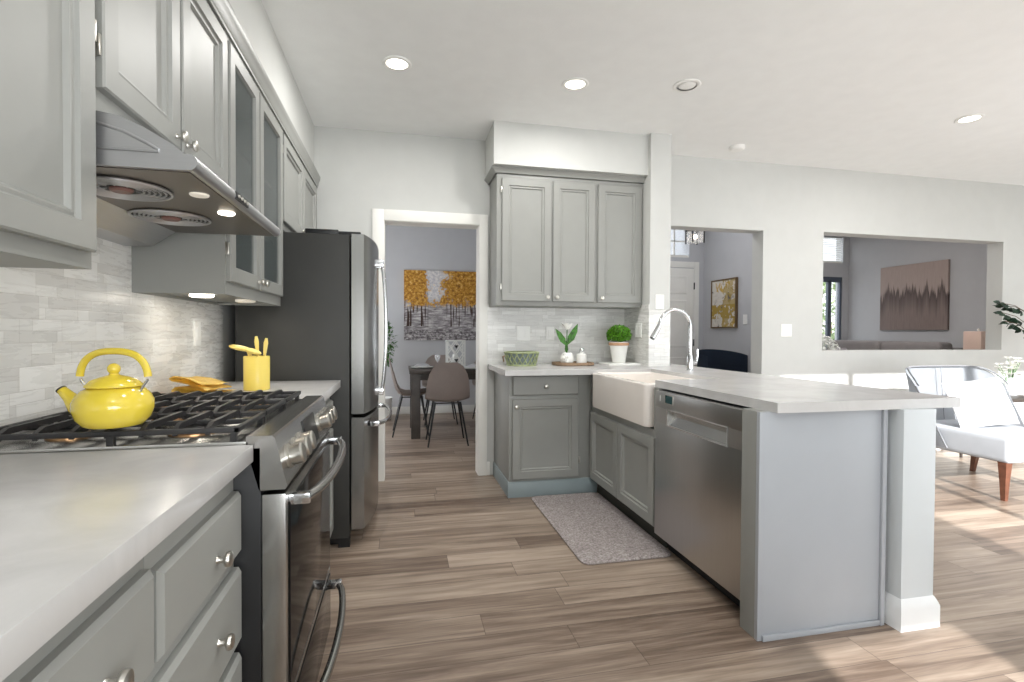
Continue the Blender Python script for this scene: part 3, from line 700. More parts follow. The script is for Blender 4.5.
# ------------------------------------------------------------------ back right: upper cabinet
t_ = thing('wall_cabinet', 'three-door gray wall cabinet above the sink corner', 'cabinet', (1.3, 3.95, 1.375))
FU = FY(3.785)
MB().box(.705, 1.898, 3.785, YB, 1.378, 2.372, .002).build('body', 'cab', t_)
for a, c, ku, hu in ((.742, 1.128, 1.098, .736), (1.143, 1.487, 1.173, None), (1.512, 1.880, 1.542, None)):
    d = door_mb(FU, a, c, 1.412, 2.338).build('door', 'cab', t_)
    knob_mb(FU, ku, 1.445).build('knob', 'nickel', d)
    if hu:
        hinge_mb(FU, hu, 1.52).build('hinge', 'nickel', d); hinge_mb(FU, hu, 2.25).build('hinge', 'nickel', d)
# crown with return on the left side
b = MB(); pf = [(0, 2.374), (.016, 2.374), (.020, 2.384), (.034, 2.396), (.044, 2.406), (.044, 2.4165), (0, 2.4165)]
rings = [[(1.899, 3.785-o_, z) for o_, z in pf], [(.705-o_, 3.785-o_, z) for o_, z in pf], [(.705-o_, YB-.001, z) for o_, z in pf]]
b.loft(rings); tag(b.build('crown_moulding', 'cab'), 'gray crown moulding around the top of the three-door cabinet', 'moulding')

# ------------------------------------------------------------------ corner base cabinet
t_ = thing('base_cabinet', 'gray corner base cabinet with one drawer above one panel door, left of the sink', 'cabinet', (1.0, 3.8, 0))
MB().box(.747, 1.358, 3.508, YB-.012, .105, .874, .001).build('body', 'cab', t_)
MB().box(.740, 1.41, 3.494, YB-.012, 0, .112, .003).build('plinth', 'toe', t_)
FC = FY(3.508)
d = door_mb(FC, .768, 1.262, .725, .866, FLAT).build('drawer', 'cab', t_); knob_mb(FC, 1.012, .79).build('knob', 'nickel', d)
d = door_mb(FC, .768, 1.262, .130, .700).build('door', 'cab', t_); knob_mb(FC, .796, .648).build('knob', 'nickel', d); hinge_mb(FC, 1.270, .25).build('hinge', 'nickel', d)

# ------------------------------------------------------------------ sink base, dishwasher, end panel, post
t_ = thing('base_cabinet', 'gray two-door base cabinet under the white apron sink', 'cabinet', (1.6, 3.0, 0))
b = MB(); b.box(1.362, 1.912, 2.515, 3.492, .105, .640, .001); b.box(1.362, 1.50, 3.425, 3.492, .64, .874); b.box(1.362, 1.912, 2.515, 2.56, .64, .874); b.box(1.805, 1.912, 2.56, 3.492, .64, .874); b.build('body', 'cab', t_)
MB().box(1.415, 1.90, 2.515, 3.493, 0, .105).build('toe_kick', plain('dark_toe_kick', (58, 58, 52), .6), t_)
FS = FX(1.362, -1)
for a, c in ((2.530, 3.000), (3.008, 3.478)): door_mb(FS, a, c, .118, .600).build('door', 'cab', t_)
# farmhouse sink
t_ = thing('farmhouse_sink', 'white fireclay farmhouse sink with deep front apron', 'sink', (1.6, 2.99, .645))
b = MB(); X0, X1, Y0, Y1 = 1.320, 1.779, 2.579, 3.397
b.loft([rrect(X0+.02, X1, Y0+.02, Y1-.02, .648, .02), rrect(X0+.004, X1, Y0+.004, Y1-.004, .652, .03), rrect(X0, X1, Y0, Y1, .668, .032), rrect(X0, X1, Y0, Y1, .884, .032), rrect(X0+.006, X1-.002, Y0+.006, Y1-.006, .893, .03),
        rrect(X0+.024, X1-.02, Y0+.024, Y1-.024, .893, .03), rrect(X0+.032, X1-.026, Y0+.032, Y1-.032, .882, .04), rrect(X0+.040, X1-.03, Y0+.04, Y1-.04, .70, .05), rrect(X0+.08, X1-.07, Y0+.08, Y1-.08, .685, .04)])
b.build('basin', 'sink', t_)
MB().lathe([(.045, 0), (.045, .003), (.035, .004), (.02, .002)], (1.56, 2.99, .6855), seg=24).build('drain', 'chrome', t_)
# dishwasher
t_ = thing('dishwasher', 'stainless steel dishwasher with recessed pocket handle in the peninsula', 'dishwasher', (1.6, 2.14, 0))
DY0, DY1 = 1.782, 2.500
MB().box(1.372, 1.912, DY0+.01, DY1-.004, .10, .868).build('body', 'black', t_, smooth=False)
MB().box(1.42, 1.90, DY0+.01, DY1-.004, 0, .10).build('toe_kick', 'black', t_, smooth=False)
b = MB(); xf_, xb_ = 1.338, 1.370
hy0, hy1, hz0, hz1 = 1.885, 2.372, .702, .778
b.box(xf_, xb_, DY0, DY1, .095, hz0, .002); b.box(xf_, xb_, DY0, DY1, hz1, .866, .002); b.box(xf_, xb_, DY0, hy0, hz0-.001, hz1+.001); b.box(xf_, xb_, hy1, DY1, hz0-.001, hz1+.001)
d = b.build('door', 'steel_dw', t_)
b = MB(); b.box(xf_+.026, xb_-.001, hy0, hy1, hz0, hz1); b.prism([(hz0, xf_+.004), (hz0, xf_+.026), (hz0+.045, xf_+.026)], lambda a, c, q: (c, q, a), hy0, hy1)
b.build('pocket_handle', 'steel', d)
b = MB()
F2 = FX(xf_, -1)
b.loft([rect(F2, hy0-.006, hy1+.006, hz0-.006, hz1+.004, i, q) for i, q in ((0, 0), (0, .003), (.005, .003), (.005, 0))], closed=True); b.build('handle_frame', 'chrome', d)
MB().loft([rect(F2, 2.325, 2.395, .812, .852, i, q) for i, q in ((0, 0), (0, .002), (.003, .003), (.006, .003))]).build('display', 'screen', d)
b = MB(); b.loft([rect(F2, 2.32, 2.40, .807, .857, i, q) for i, q in ((0, 0), (0, .0025), (.004, .0025), (.004, 0))], closed=True); b.build('display_frame', 'nickel', d)
MB().loft([rect(F2, 2.447, 2.452, .815, .845, i, q) for i, q in ((0, 0), (0, .001), (.0005, .0015))]).build('indicator', 'plastic_w', d)
MB().box(1.337, 1.366, DY0-.004, DY0, .095, .866).build('edge_trim', 'chrome', d)
# end panel
t_ = thing('peninsula_end_panel', 'flat pale gray end panel closing the peninsula beside the white post', 'panel', (1.62, 1.7, 0))
MB().box(1.327, 1.912, 1.672, 1.690, 0, .875, .001).build('panel', 'panel', t_)
MB().box(1.328, 1.40, 1.690, 1.776, 0, .875, .001).build('stile', 'cab', t_)
MB().box(1.345, 1.884, 1.662, 1.672, 0, .022, .003).build('shoe_moulding', 'panel', t_)
MB().box(1.885, 1.905, 1.660, 1.673, 0, .875, .003).build('scribe_moulding', 'panel', t_)
# post
t_ = thing('support_post', 'square white post with a flared base carrying the countertop corner', 'post', (2.02, 1.7, 0))
MB().box(1.938, 2.098, 1.622, 1.782, .0, .875, .003).build('shaft', plain('white_post_paint', (204, 209, 212), .45, var=.01), t_)
b = MB(); b.loft([[(x, y, z) for x, y in ((1.938-o_, 1.622-o_), (2.098+o_, 1.622-o_), (2.098+o_, 1.782+o_), (1.938-o_, 1.782+o_))] for o_, z in ((.016, 0), (.016, .085), (.012, .098), (.003, .118), (.0, .122))], cap1=False)
b.build('plinth', plain('white_plinth_paint', (230, 232, 233), .4, var=.01), t_)
# countertop: L shape, with the sink cut out of the front edge
b = MB()
z0, z1 = .875, .914
b.box(.696, 1.90, 3.398, 3.651, z0, z1); b.box(.696, 1.891, 3.651, YB-.0085, z0, z1)             # back run
b.box(1.780, 2.244, 2.575, 3.400, z0, z1)             # behind the sink
b.box(1.900, 2.244, 3.400, 3.652, z0, z1); b.box(2.078, 2.244, 3.652, 4.06, z0, z1)
b.box(1.376, 2.244, 1.640, 2.576, z0, z1)
bmesh.ops.remove_doubles(b.bm, verts=b.bm.verts[:], dist=1e-5)
tag(b.build('countertop', 'quartz', smooth=False), 'large L-shaped white quartz countertop around the apron sink and peninsula', 'countertop')

# ------------------------------------------------------------------ faucet
t_ = thing('kitchen_faucet', 'chrome gooseneck pull-down faucet behind the sink', 'faucet', (1.965, 3.19, .914))
MB().lathe([(.027, 0), (.027, .006), (.022, .010), (.021, .10), (.017, .115)], (1.965, 3.19, .914), seg=24).build('base', 'chrome', t_)
o_ = Vector((1.965, 3.19, .914)); dd = Vector((-1, -.08, 0)).normalized()
pts = [o_+Vector((0, 0, .10)), o_+Vector((0, 0, .22)), o_+Vector((0, 0, .30))]
r_ = .122
for k in range(1, 15):
    a = math.pi*1.0-k*R(170)/14*1.0
    pts.append(o_+Vector((0, 0, .30))+dd*(r_+r_*math.cos(a))+Vector((0, 0, r_*math.sin(a))))
dl = (pts[-1]-pts[-2]).normalized(); end = pts[-1]
MB().tube(pts, .013, 14).build('spout', 'chrome', t_)
sh = MB().tube([end, end+dl*.03+dd*.006, end+dl*.10+dd*.03], [.014, .0165, .018], 16).build('spray_head', 'chrome', t_)
MB().tube([end+dl*.10+dd*.03, end+dl*.104+dd*.0315], [.0165, .0165], 16).build('nozzle', 'black', sh)
b = MB(); b.tube([o_+Vector((.0, 0, .055)), o_+Vector((.045, -.012, .055))], .015, 14); b.tube([o_+Vector((.042, -.012, .055)), o_+Vector((.052, -.012, .10)), o_+Vector((.052, -.012, .15))], [.006, .006, .007], 10)
b.build('lever', 'chrome', t_)

# ------------------------------------------------------------------ items on the back counter
# green lattice basket
t_ = thing('lattice_basket', 'round pale green lattice basket with gray liner on the back counter', 'basket', (.925, 3.88, .914))
b = MB(); n = 18
for k in range(n):
    for s_ in (1, -1):
        a = 2*math.pi*k/n; pts = []
        for q in range(5):
            f_ = q/4; aa = a+s_*f_*.42; r_ = .112+.022*f_
            pts.append((.925+r_*math.cos(aa), 3.88+r_*math.sin(aa), .922+.095*f_))
        b.tube(pts, .0045, 6)
for r_, z, th in ((.112, .920, .007), (.134, 1.017, .007)):
    b.tube([(.925+r_*math.cos(k*R(12)), 3.88+r_*math.sin(k*R(12)), z) for k in range(30)], th, 8, closed=True)
b.build('lattice', 'basket', t_)
MB().lathe([(.100, 0), (.104, .002), (.124, .098), (.121, .098), (.1, .006), (.01, .006)], (.925, 3.88, .917), seg=32).build('liner', 'basket_in', t_)
b = MB(); b.tube([(.925+.15*math.cos(R(a)), 3.88, .985+.012*math.sin(R(a))) for a in (150, 180)]+[(.782, 3.88, .945)], .006, 8); b.build('side_handle', 'rattan', t_)
# tray
b = MB(); b.loft([rrect(1.185, 1.50, 3.745, 3.985, z, .07) if i_ == 0 else rrect(1.185+i_, 1.50-i_, 3.745+i_, 3.985-i_, z, .07) for i_, z in ((.012, .915), (0, .918), (0, .938), (.012, .938), (.016, .924), (.03, .923))])
tag(b.build('serving_tray', 'rattan'), 'low woven tray under the two white vases on the back counter', 'tray')
# vase with tulip
tag(MB().lathe([(.036, 0), (.052, .016), (.056, .045), (.046, .078), (.034, .092), (.030, .091), (.040, .072), (.046, .04), (.02, .01)], (1.292, 3.86, .9235), seg=28).build('vase', 'white'), 'round white vase holding the green leaves on the tray', 'vase')
t_ = thing('tulip', 'white tulip with two broad green leaves in the round white vase', 'flower', (1.292, 3.86, .935))
MB().tube([(1.292, 3.86, .945), (1.289, 3.86, 1.08), (1.292, 3.86, 1.20)], .004, 8).build('stem', 'leaf', t_)
b = MB(); b.leaf((1.290, 3.857, 1.07), (.42, -.05, .80), (0, -1, 0), .20, .060); b.leaf((1.288, 3.857, 1.065), (-.50, -.05, .75), (0, -1, 0), .17, .050); b.leaf((1.290, 3.865, 1.0), (.02, .1, 1), (0, -1, 0), .11, .03)
b.build('leaf', 'leaf', t_, norm=False)
b = MB()
for k in range(6):
    a = k*R(60); b.leaf((1.292+.006*math.cos(a), 3.86+.006*math.sin(a), 1.195), (math.cos(a)*.55, math.sin(a)*.55, .8), (-math.cos(a), -math.sin(a), .6), .075, .046)
b.build('blossom', 'petal', t_, norm=False)
# little knotted white figurine in front of the vase and the second vase with sprig
b = MB()
for k in range(5):
    a = k*R(72); b.ball((1.250+.016*math.cos(a), 3.785+.012*math.sin(a), .948+.010*k), .017, u=12, v=8)
b.ball((1.250, 3.785, 1.005), .015)
tag(b.build('figurine', 'white'), 'small knotted white ceramic figurine leaning on the round vase', 'figurine')
t_ = thing('perfume_bottle', 'narrow white lidded jar with ball stopper on the right of the tray', 'jar', (1.415, 3.86, .9235))
MB().lathe([(.038, 0), (.042, .005), (.042, .074), (.033, .082), (.014, .088), (.014, .094)], (1.415, 3.86, .9235), seg=24).build('jar', 'white', t_)
MB().ball((1.415, 3.86, 1.034), .020).build('stopper', 'chrome', t_)
# boxwood pot
t_ = thing('potted_boxwood', 'round green boxwood ball in a tapered white pot with rope rim', 'plant', (1.735, 3.86, .932))
MB().lathe([(.050, 0), (.053, .004), (.074, .145), (.076, .168), (.070, .168), (.062, .145), (.01, .14)], (1.735, 3.86, .932), seg=32).build('pot', 'white', t_)
b = MB()
for z in (1.078, 1.089): b.tube([(1.735+.077*math.cos(k*R(12)), 3.86+.077*math.sin(k*R(12)), z) for k in range(30)], .0065, 8, closed=True)
b.build('rope_rim', 'rope', t_)
b = MB(); rnd = random.Random(3); cb = Vector((1.735, 3.86, 1.155))
b.ball(cb, .068, 1.1, 1.1, .85)
for k in range(1300):
    z = rnd.uniform(-.55, 1); a = rnd.uniform(0, 6.283); r_ = math.sqrt(1-z*z); n_ = Vector((r_*math.cos(a), r_*math.sin(a), z))
    p = cb+Vector((n_.x*.082, n_.y*.082, n_.z*.066))*rnd.uniform(.85, 1.12); d_ = (n_+Vector((rnd.uniform(-1, 1), rnd.uniform(-1, 1), rnd.uniform(-1, 1)))*.9).normalized()
    b.leaf(p, d_, n_, .020, .013)
b.build('foliage', 'leaf_b', t_, norm=False)
tag(MB().box(1.60, 1.87, 3.74, 3.96, .914, .931, .003).build('marble_board', 'white'), 'white marble board under the boxwood pot', 'board')

# ------------------------------------------------------------------ floor mat
b = MB(); b.loft([rrect(.895, 1.405, 2.40, 3.475, z, .05) if i_ == 0 else rrect(.895+i_, 1.405-i_, 2.40+i_, 3.475-i_, z, .05) for i_, z in ((.004, .0005), (0, .003), (0, .009), (.008, .013))])
tag(b.build('kitchen_mat', 'rug'), 'heathered gray rectangular mat on the floor before the sink', 'mat')

# ------------------------------------------------------------------ ceiling lights and detector
cans = [((-.025, 3.05), 'lamp_on', 'lit recessed ceiling light nearest the left wall'), ((1.063, 3.05), 'lamp_on', 'lit recessed ceiling light above the sink run, second from the left'),
        ((1.752, 2.91), 'lamp_soft', 'dim eyeball recessed ceiling light right of the second lit one'), ((4.04, 2.93), 'lamp_on', 'lit recessed ceiling light over the armchair side, farthest right')]
for (x, y), mt, lb in cans:
    zc = ZC if x < 2 else ZC+.016
    t_ = thing('recessed_light', lb, 'light', (x, y, zc), group=None)
    b = MB(); b.lathe([(.060, 0), (.082, 0), (.085, -.004), (.080, -.008), (.062, -.008)], (x, y, zc), seg=36, cap0=False, cap1=False); b.build('trim_ring', 'plastic_w', t_)
    if mt == 'lamp_on': MB().lathe([(.062, 0), (.062, -.003)], (x, y, zc-.001), seg=32).build('lens', mt, t_)
    else: MB().ball((x, y, zc-.002), .055, 1, 1, .25).build('lens', 'plastic_w', t_)
    if mt == 'lamp_on':
        l = bpy.data.lights.new('can_and_fill_lamp', 'AREA'); l.shape = 'DISK'; l.size = .12; l.energy = 10; l.color = (1, .98, .95)
        q = bpy.data.objects.new('can_and_fill_lamp', l); C.objects.link(q); q.location = (x, y, zc-.02)
for x, y in ((.35, .9), (.35, -.9), (2.9, 2.2), (6.4, 2.4)):  # out-of-view lamps without fixtures, added as overhead fill
    l = bpy.data.lights.new('can_and_fill_lamp', 'AREA'); l.shape = 'DISK'; l.size = .16; l.energy = 8; l.color = (1, .985, .96)
    q = bpy.data.objects.new('can_and_fill_lamp', l); C.objects.link(q); q.location = (x, y, ZC-.02)
tag(MB().lathe([(.062, 0), (.062, -.018), (.050, -.032), (.02, -.036)], (2.76, 3.80, ZC+.016), seg=32).build('smoke_detector', 'plastic_w'), 'round white smoke detector on the ceiling near the right wall', 'smoke detector')

# ------------------------------------------------------------------ armchair with pillow
t_ = thing('armchair', 'pale gray upholstered wingback slipper chair with wooden legs before the white wall', 'armchair', (4.50, 3.05, 0))
def cushion(x0, x1, y0, y1, z0, z1, b_=.03): return MB().box(x0, x1, y0, y1, z0, z1, b_, 4)
cushion(4.13, 4.86, 2.70, 3.42, .27, .455, .035).build('seat', 'fabric', t_)
def wing(u, v, off=0.0):
    # u: 0 left wing front -> 1 right wing front; v: height
    a = (u*2-1); xx = 4.555+.44*math.sin(a*1.50); cur = abs(a)**3.0
    yy = 3.50-.40*cur*(.55+.45*(1-v))+.05*v
    top = .895-.14*abs(a)**6
    return (xx+.03*a*v, yy, .30+(top-.30)*v)
b = MB(); b.grid(lambda u, v: wing(u, v), 33, 14, .055)
b.build('backrest', 'fabric', t_)
b = MB(); b.tube([Vector(wing(k/40, 1.0))+Vector((0, -.026, .004)) for k in range(41)], .006, 8); b.tube([Vector(wing(0, k/12))+Vector((-.012, -.01, 0)) for k in range(13)], .006, 8)
b.tube([Vector(wing(.5, k/12))+Vector((0, -.055, 0)) for k in range(3, 13)], .003, 6)
b.build('piping', 'piping', t_)
for (x, y), (dx, dy) in zip(((4.17, 2.75), (4.81, 2.75), (4.20, 3.36), (4.79, 3.36)), ((0, .0), (0, 0), (-.02, .05), (.02, .05))):
    MB().loft([[(x+dx*(.27-z)/.27+s1*r_, y+dy*(.27-z)/.27+s2*r_, z) for s1, s2 in ((-1, -1), (1, -1), (1, 1), (-1, 1))] for z, r_ in ((0, .014), (.14, .020), (.275, .028))]).build('leg', 'legwood', t_)
def pillow_mb(wd, hd, th):
    def f(sgn):
        def g(u, v):
            x, z = u*2-1, v*2-1; k = (max(0, (1-x**4))*max(0, (1-z**4)))**.5
            px = x*wd/2*(1-.07*(1-abs(z))**1.0*1.0*0+(-.05*(1-z*z)))
            pz = z*hd/2*(1-.06*(1-x*x))
            return (px, sgn*th/2*k, pz)
        return g
    b = MB(); b.grid(f(1), 17, 17); b.grid(f(-1), 17, 17); bmesh.ops.remove_doubles(b.bm, verts=b.bm.verts[:], dist=1e-5); return b
o = pillow_mb(.46, .38, .13).xf(Matrix.Translation((4.42, 3.09, .640)) @ Matrix.Rotation(R(-14), 4, 'Z') @ Matrix.Rotation(R(-22), 4, 'X') @ Matrix.Rotation(R(-7), 4, 'Y')).build('throw_pillow', 'pillow')
tag(o, 'bright white square throw pillow leaning in the gray armchair', 'pillow')

# side table, plant
t_ = thing('side_table', 'dark wooden side table at the right edge beyond the armchair', 'table', (5.42, 3.62, 0))
MB().box(5.20, 5.70, 3.40, 3.85, .58, .61, .004).build('top', 'darkwood', t_)
for x in (5.23, 5.66):
    for y in (3.43, 3.81): MB().tube([(x, y, .58), (x, y, 0)], [.016, .012], 8).build('leg', 'darkwood', t_)
tag(MB().lathe([(.045, 0), (.055, .01), (.062, .08), (.045, .15), (.04, .17), (.036, .17), (.04, .15), (.055, .08), (.04, .015)], (5.50, 3.60, .61), seg=28).build('vase', 'clear'), 'clear glass vase on the dark side table at the right edge', 'vase')
t_ = thing('white_flower_bunch', 'loose white blossoms on thin stems in the glass vase', 'flower', (5.50, 3.60, .63))
bs = MB(); bb = MB(); rnd = random.Random(9)
for k in range(22):
    a = rnd.uniform(0, 6.28); s_ = rnd.uniform(.02, .15); h = rnd.uniform(.16, .34); e = Vector((5.50+s_*math.cos(a), 3.60+s_*math.sin(a), .63+h))
    bs.tube([(5.50+.01*math.cos(a), 3.60+.01*math.sin(a), .63), (5.50+s_*.4*math.cos(a), 3.60+s_*.4*math.sin(a), .63+h*.6), e], .002, 5)
    for j in range(5):
        aa = j*R(72); bb.leaf(e, (math.cos(aa), math.sin(aa), .5), (0, 0, 1), .045, .034)
bs.build('stem', 'leaf', t_); bb.build('blossom', 'petal', t_, norm=False)
t_ = thing('ficus_tree', 'tall indoor tree with dark green leaves at the right edge of the photo', 'plant', (6.04, 3.80, 0))
MB().lathe([(.10, 0), (.13, .02), (.15, .28), (.14, .28), (.12, .25), (.01, .24)], (6.04, 3.80, 0), seg=28).build('pot', 'white', t_)
MB().tube([(6.04, 3.80, .2), (6.03, 3.80, .7), (6.05, 3.79, 1.45)], [.014, .011, .007], 8).build('trunk', 'bark', t_)
b = MB(); bl = MB(); rnd = random.Random(12)
for k in range(16):
    a = rnd.uniform(2.0, 7.2); z = rnd.uniform(1.22, 1.48); st_ = Vector((6.04, 3.80, z-.1)); e = st_+Vector((math.cos(a)*.26, math.sin(a)*.18, rnd.uniform(.0, .14)))
    mid = (st_+e)/2+Vector((0, 0, .03)); b.tube([st_, mid, e], .003, 5)
    for j in range(14):
        p = st_.lerp(e, .25+.75*j/13); a2 = a+rnd.uniform(-1.3, 1.3); bl.leaf(p, (math.cos(a2), math.sin(a2), rnd.uniform(-.8, .3)), (rnd.uniform(-1, 1), -1, rnd.uniform(-.5, .8)), .065, .040)
b.build('branch', 'bark', t_); bl.build('foliage', 'leaf_d', t_, norm=False)

# ------------------------------------------------------------------ dining room
def dining_chair(loc, rz, label):
    t_ = thing('dining_chair', label, 'chair', loc, rz, None)
    pf = [(.215, .455), (.20, .465), (.12, .452), (0, .442), (-.10, .445), (-.165, .475), (-.20, .54), (-.225, .64), (-.245, .74), (-.262, .82), (-.27, .865)]
    hw = [.175, .195, .218, .228, .230, .230, .226, .216, .195, .150, .085]
    def f(u, v):
        k = u*(len(pf)-1); i = min(int(k), len(pf)-2); fr = k-i
        y = pf[i][0]*(1-fr)+pf[i+1][0]*fr; z = pf[i][1]*(1-fr)+pf[i+1][1]*fr; h = hw[i]*(1-fr)+hw[i+1]*fr
        s_ = v*2-1; lift = abs(s_)**2.5
        seatness = max(0, 1-u*1.7)
        return (h*s_, y+lift*.05*(1-seatness)*(1.2-u), z+lift*.045*min(1, seatness+.4)*(1 if u < .75 else 0.2))
    MB().grid(f, 31, 15, .020).build('shell', 'taupe', t_, local=True)
    for sx in (1, -1):
        for sy in (1, -1):
            MB().tube([(sx*.13, sy*.11-.01, .445), (sx*.205, sy*.20-.02, 0)], [.013, .008], 10).build('leg', 'black', t_, local=True)
    b = MB(); b.tube([(-.13, .10, .435), (.13, .10, .435), (.13, -.12, .435), (-.13, -.12, .435)], .008, 8, closed=True); b.build('seat_frame', 'black', t_, local=True)
    return t_
c0 = dining_chair((.475, 5.42, 0), 0, 'taupe shell dining chair seen from behind in front of the table')
dup(c0, (.13, 5.98, 0), R(-90), 'taupe shell dining chair in profile at the left end of the table')
dup(c0, (.50, 6.62, 0), R(180), 'taupe dining chair behind the table, mostly hidden by the front chair')
dup(c0, (1.16, 6.62, 0), R(180), 'taupe dining chair behind the table, right, half hidden by the door casing')
t_ = thing('dining_table', 'dark wood dining table with thick square legs', 'table', (.95, 6.0, 0))
MB().box(.09, 1.82, 5.62, 6.42, .715, .755, .004).build('tabletop', 'darkwood', t_)
MB().box(.15, 1.76, 5.68, 6.36, .64, .715).build('apron', 'darkwood', t_)
for x in (.11, 1.70):
    for y in (5.64, 6.30): MB().box(x, x+.10, y, y+.10, 0, .715, .004).build('leg', 'darkwood', t_)
def setting(x, y, label, k):
    tag(MB().lathe([(.085, 0), (.13, .010), (.132, .014), (.085, .006), (.01, .005)], (x, y, .755), seg=32).build('dinner_plate', 'white'), 'white plate '+label, 'plate')
    b = MB(); b.grid(lambda u, v: (x-.09+.18*u, y-.06+.12*v, .777+.035*math.sin(3.1*u)*math.sin(math.pi*v)+.008*math.sin(9*u+k)), 12, 10, .006)
    tag(b.build('napkin', 'pillow'), 'folded white napkin '+label, 'napkin')
setting(.24, 6.0, 'at the left end of the dining table', 0); setting(.50, 5.78, 'on the dining table behind the front chair', 1); setting(.80, 5.78, 'near the lantern on the dining table', 2)
def wine_glass(x, y, label):
    tag(MB().lathe([(.032, 0), (.030, .002), (.004, .006), (.004, .070), (.022, .085), (.034, .115), (.030, .150), (.028, .150), (.032, .115), (.02, .088), (.001, .080)], (x, y, .755), seg=24).build('wine_glass', 'clear'), label, 'glass', None)
wine_glass(.42, 6.02, 'clear wine glass left of the white lantern'); wine_glass(.98, 5.95, 'clear wine glass right of the white lantern')
# geometric white lantern with dark triangles
t_ = thing('lantern', 'white geometric lattice lantern in the middle of the dining table', 'lantern', (.64, 6.03, .755))
b = MB(); L_, W_ = .105, .34
for s_ in (-1, 1):
    for q in (-1, 1): b.box(.63+s_*.10-.008, .63+s_*.10+.008, 6.03+q*.10-.008, 6.03+q*.10+.008, .755, 1.08)
for z in (.755, 1.065):
    for q in (-1, 1): b.box(.53, .73, 6.03+q*.10-.008, 6.03+q*.10+.008, z, z+.016); b.box(.63+q*.10-.008, .63+q*.10+.008, 5.93, 6.13, z, z+.016)
for q in (-1, 1):
    for zz in (.765, .915):
        for s_ in (-1, 1):
            b.tube([(.63, 6.03+q*.10, zz), (.63+s_*.10, 6.03+q*.10, zz+.15)], .007, 6); b.tube([(.63+s_*.10, 6.03+q*.10, zz), (.63, 6.03+q*.10, zz+.15)], .007, 6)
b.build('frame', 'white', t_)
MB().lathe([(.035, 0), (.035, .14), (.01, .142)], (.63, 6.03, .772), seg=20).build('candle', 'white', t_)
for z in (.83, .99): MB().prism([(.605, z+.03), (.655, z+.03), (.63, z-.01)], lambda a, c, q: (a, q, c), 5.915, 5.922).build('ornament', 'black', t_)
tag(MB().lathe([(.036, 0), (.038, .01), (.038, .09), (.020, .13), (.013, .16), (.013, .20), (.015, .202)], (1.08, 6.18, .755), seg=24).build('bottle', 'white'), 'slim pale bottle at the right of the dining table beside the casing', 'bottle')
t_ = thing('canvas_painting', 'golden autumn trees canvas painting on the dining room wall', 'painting', (.556, 7.38, 1.05))
MB().box(.04, 1.072, 7.362, 7.398, 1.055, 2.052).build('canvas', 'art_autumn', t_, smooth=False)
t_ = thing('indoor_tree', 'leafy green indoor tree in the dining corner behind the refrigerator handle', 'plant', (-.27, 6.95, 0))
MB().lathe([(.11, 0), (.14, .02), (.16, .3), (.15, .3), (.13, .27), (.01, .26)], (-.27, 6.95, 0), seg=28).build('pot', 'white', t_)
MB().tube([(-.27, 6.95, .25), (-.26, 6.95, .8), (-.27, 6.94, 1.2)], [.02, .016, .01], 8).build('trunk', 'bark', t_)
b = MB(); rnd = random.Random(5)
for k in range(700):
    z = rnd.uniform(-1, 1); a = rnd.uniform(0, 6.28); r_ = math.sqrt(1-z*z)*rnd.uniform(.5, 1); n_ = Vector((r_*math.cos(a), r_*math.sin(a), z))
    p = Vector((-.27, 6.95, 1.02))+Vector((n_.x*.19, n_.y*.19, n_.z*.33)); b.leaf(p, n_+Vector((rnd.uniform(-1, 1), rnd.uniform(-1, 1), rnd.uniform(-1, 1)))*.7, (0, 0, 1), .06, .028)
b.build('foliage', 'leaf', t_, norm=False)

# ------------------------------------------------------------------ entry
t_ = thing('framed_painting', 'gold and white abstract painting in thin frame on the entry wall', 'painting', (3.93, 5.63, 1.25))
MB().box(3.925, 3.946, 5.40, 5.87, 1.255, 1.835).build('canvas', 'art_abstract', t_, smooth=False)
b = MB(); F3 = FX(3.949, -1); b.loft([rect(F3, 5.385, 5.885, 1.24, 1.85, i, q) for i, q in ((0, 0), (0, .032), (.016, .032), (.016, 0))], closed=True); b.build('frame', plain('bronze_frame', (120, 98, 70), .4, .5), t_)
t_ = thing('tub_chair', 'dark navy barrel chair in the entry behind the peninsula', 'armchair', (3.58, 5.12, 0), R(180))
def tub(u, v):
    a = R(-110+220*u)
    return (.27*math.sin(a), -.02-.28*math.cos(a), .30+(.64+.045*math.cos(a))*v)
MB().grid(tub, 25, 8, .06).build('backrest', 'navy', t_, local=True)
MB().lathe([(.22, .22), (.24, .25), (.24, .40), (.22, .44), (.1, .45)], seg=28).build('seat', 'navy', t_, local=True)
for sx in (1, -1):
    for sy in (1, -1): MB().tube([(sx*.17, sy*.17, .24), (sx*.21, sy*.21, 0)], [.016, .011], 8).build('leg', 'black', t_, local=True)
t_ = thing('pendant_lantern', 'small glass pendant lantern with lit bulb near the entry window', 'lamp', (3.27, 5.2, 2.2))
b = MB()
for sx in (-1, 1):
    for sy in (-1, 1): b.box(3.25+sx*.07-.006, 3.25+sx*.07+.006, 5.2+sy*.07-.006, 5.2+sy*.07+.006, 2.19, 2.34)
b.box(3.17, 3.33, 5.12, 5.28, 2.34, 2.352); b.box(3.24, 3.26, 5.19, 5.21, 2.35, 2.95); b.build('frame', 'black', t_)
MB().box(3.185, 3.315, 5.135, 5.265, 2.195, 2.335).build('glass', 'clear', t_); MB().ball((3.25, 5.2, 2.265), .026).build('bulb', 'bulb', t_)

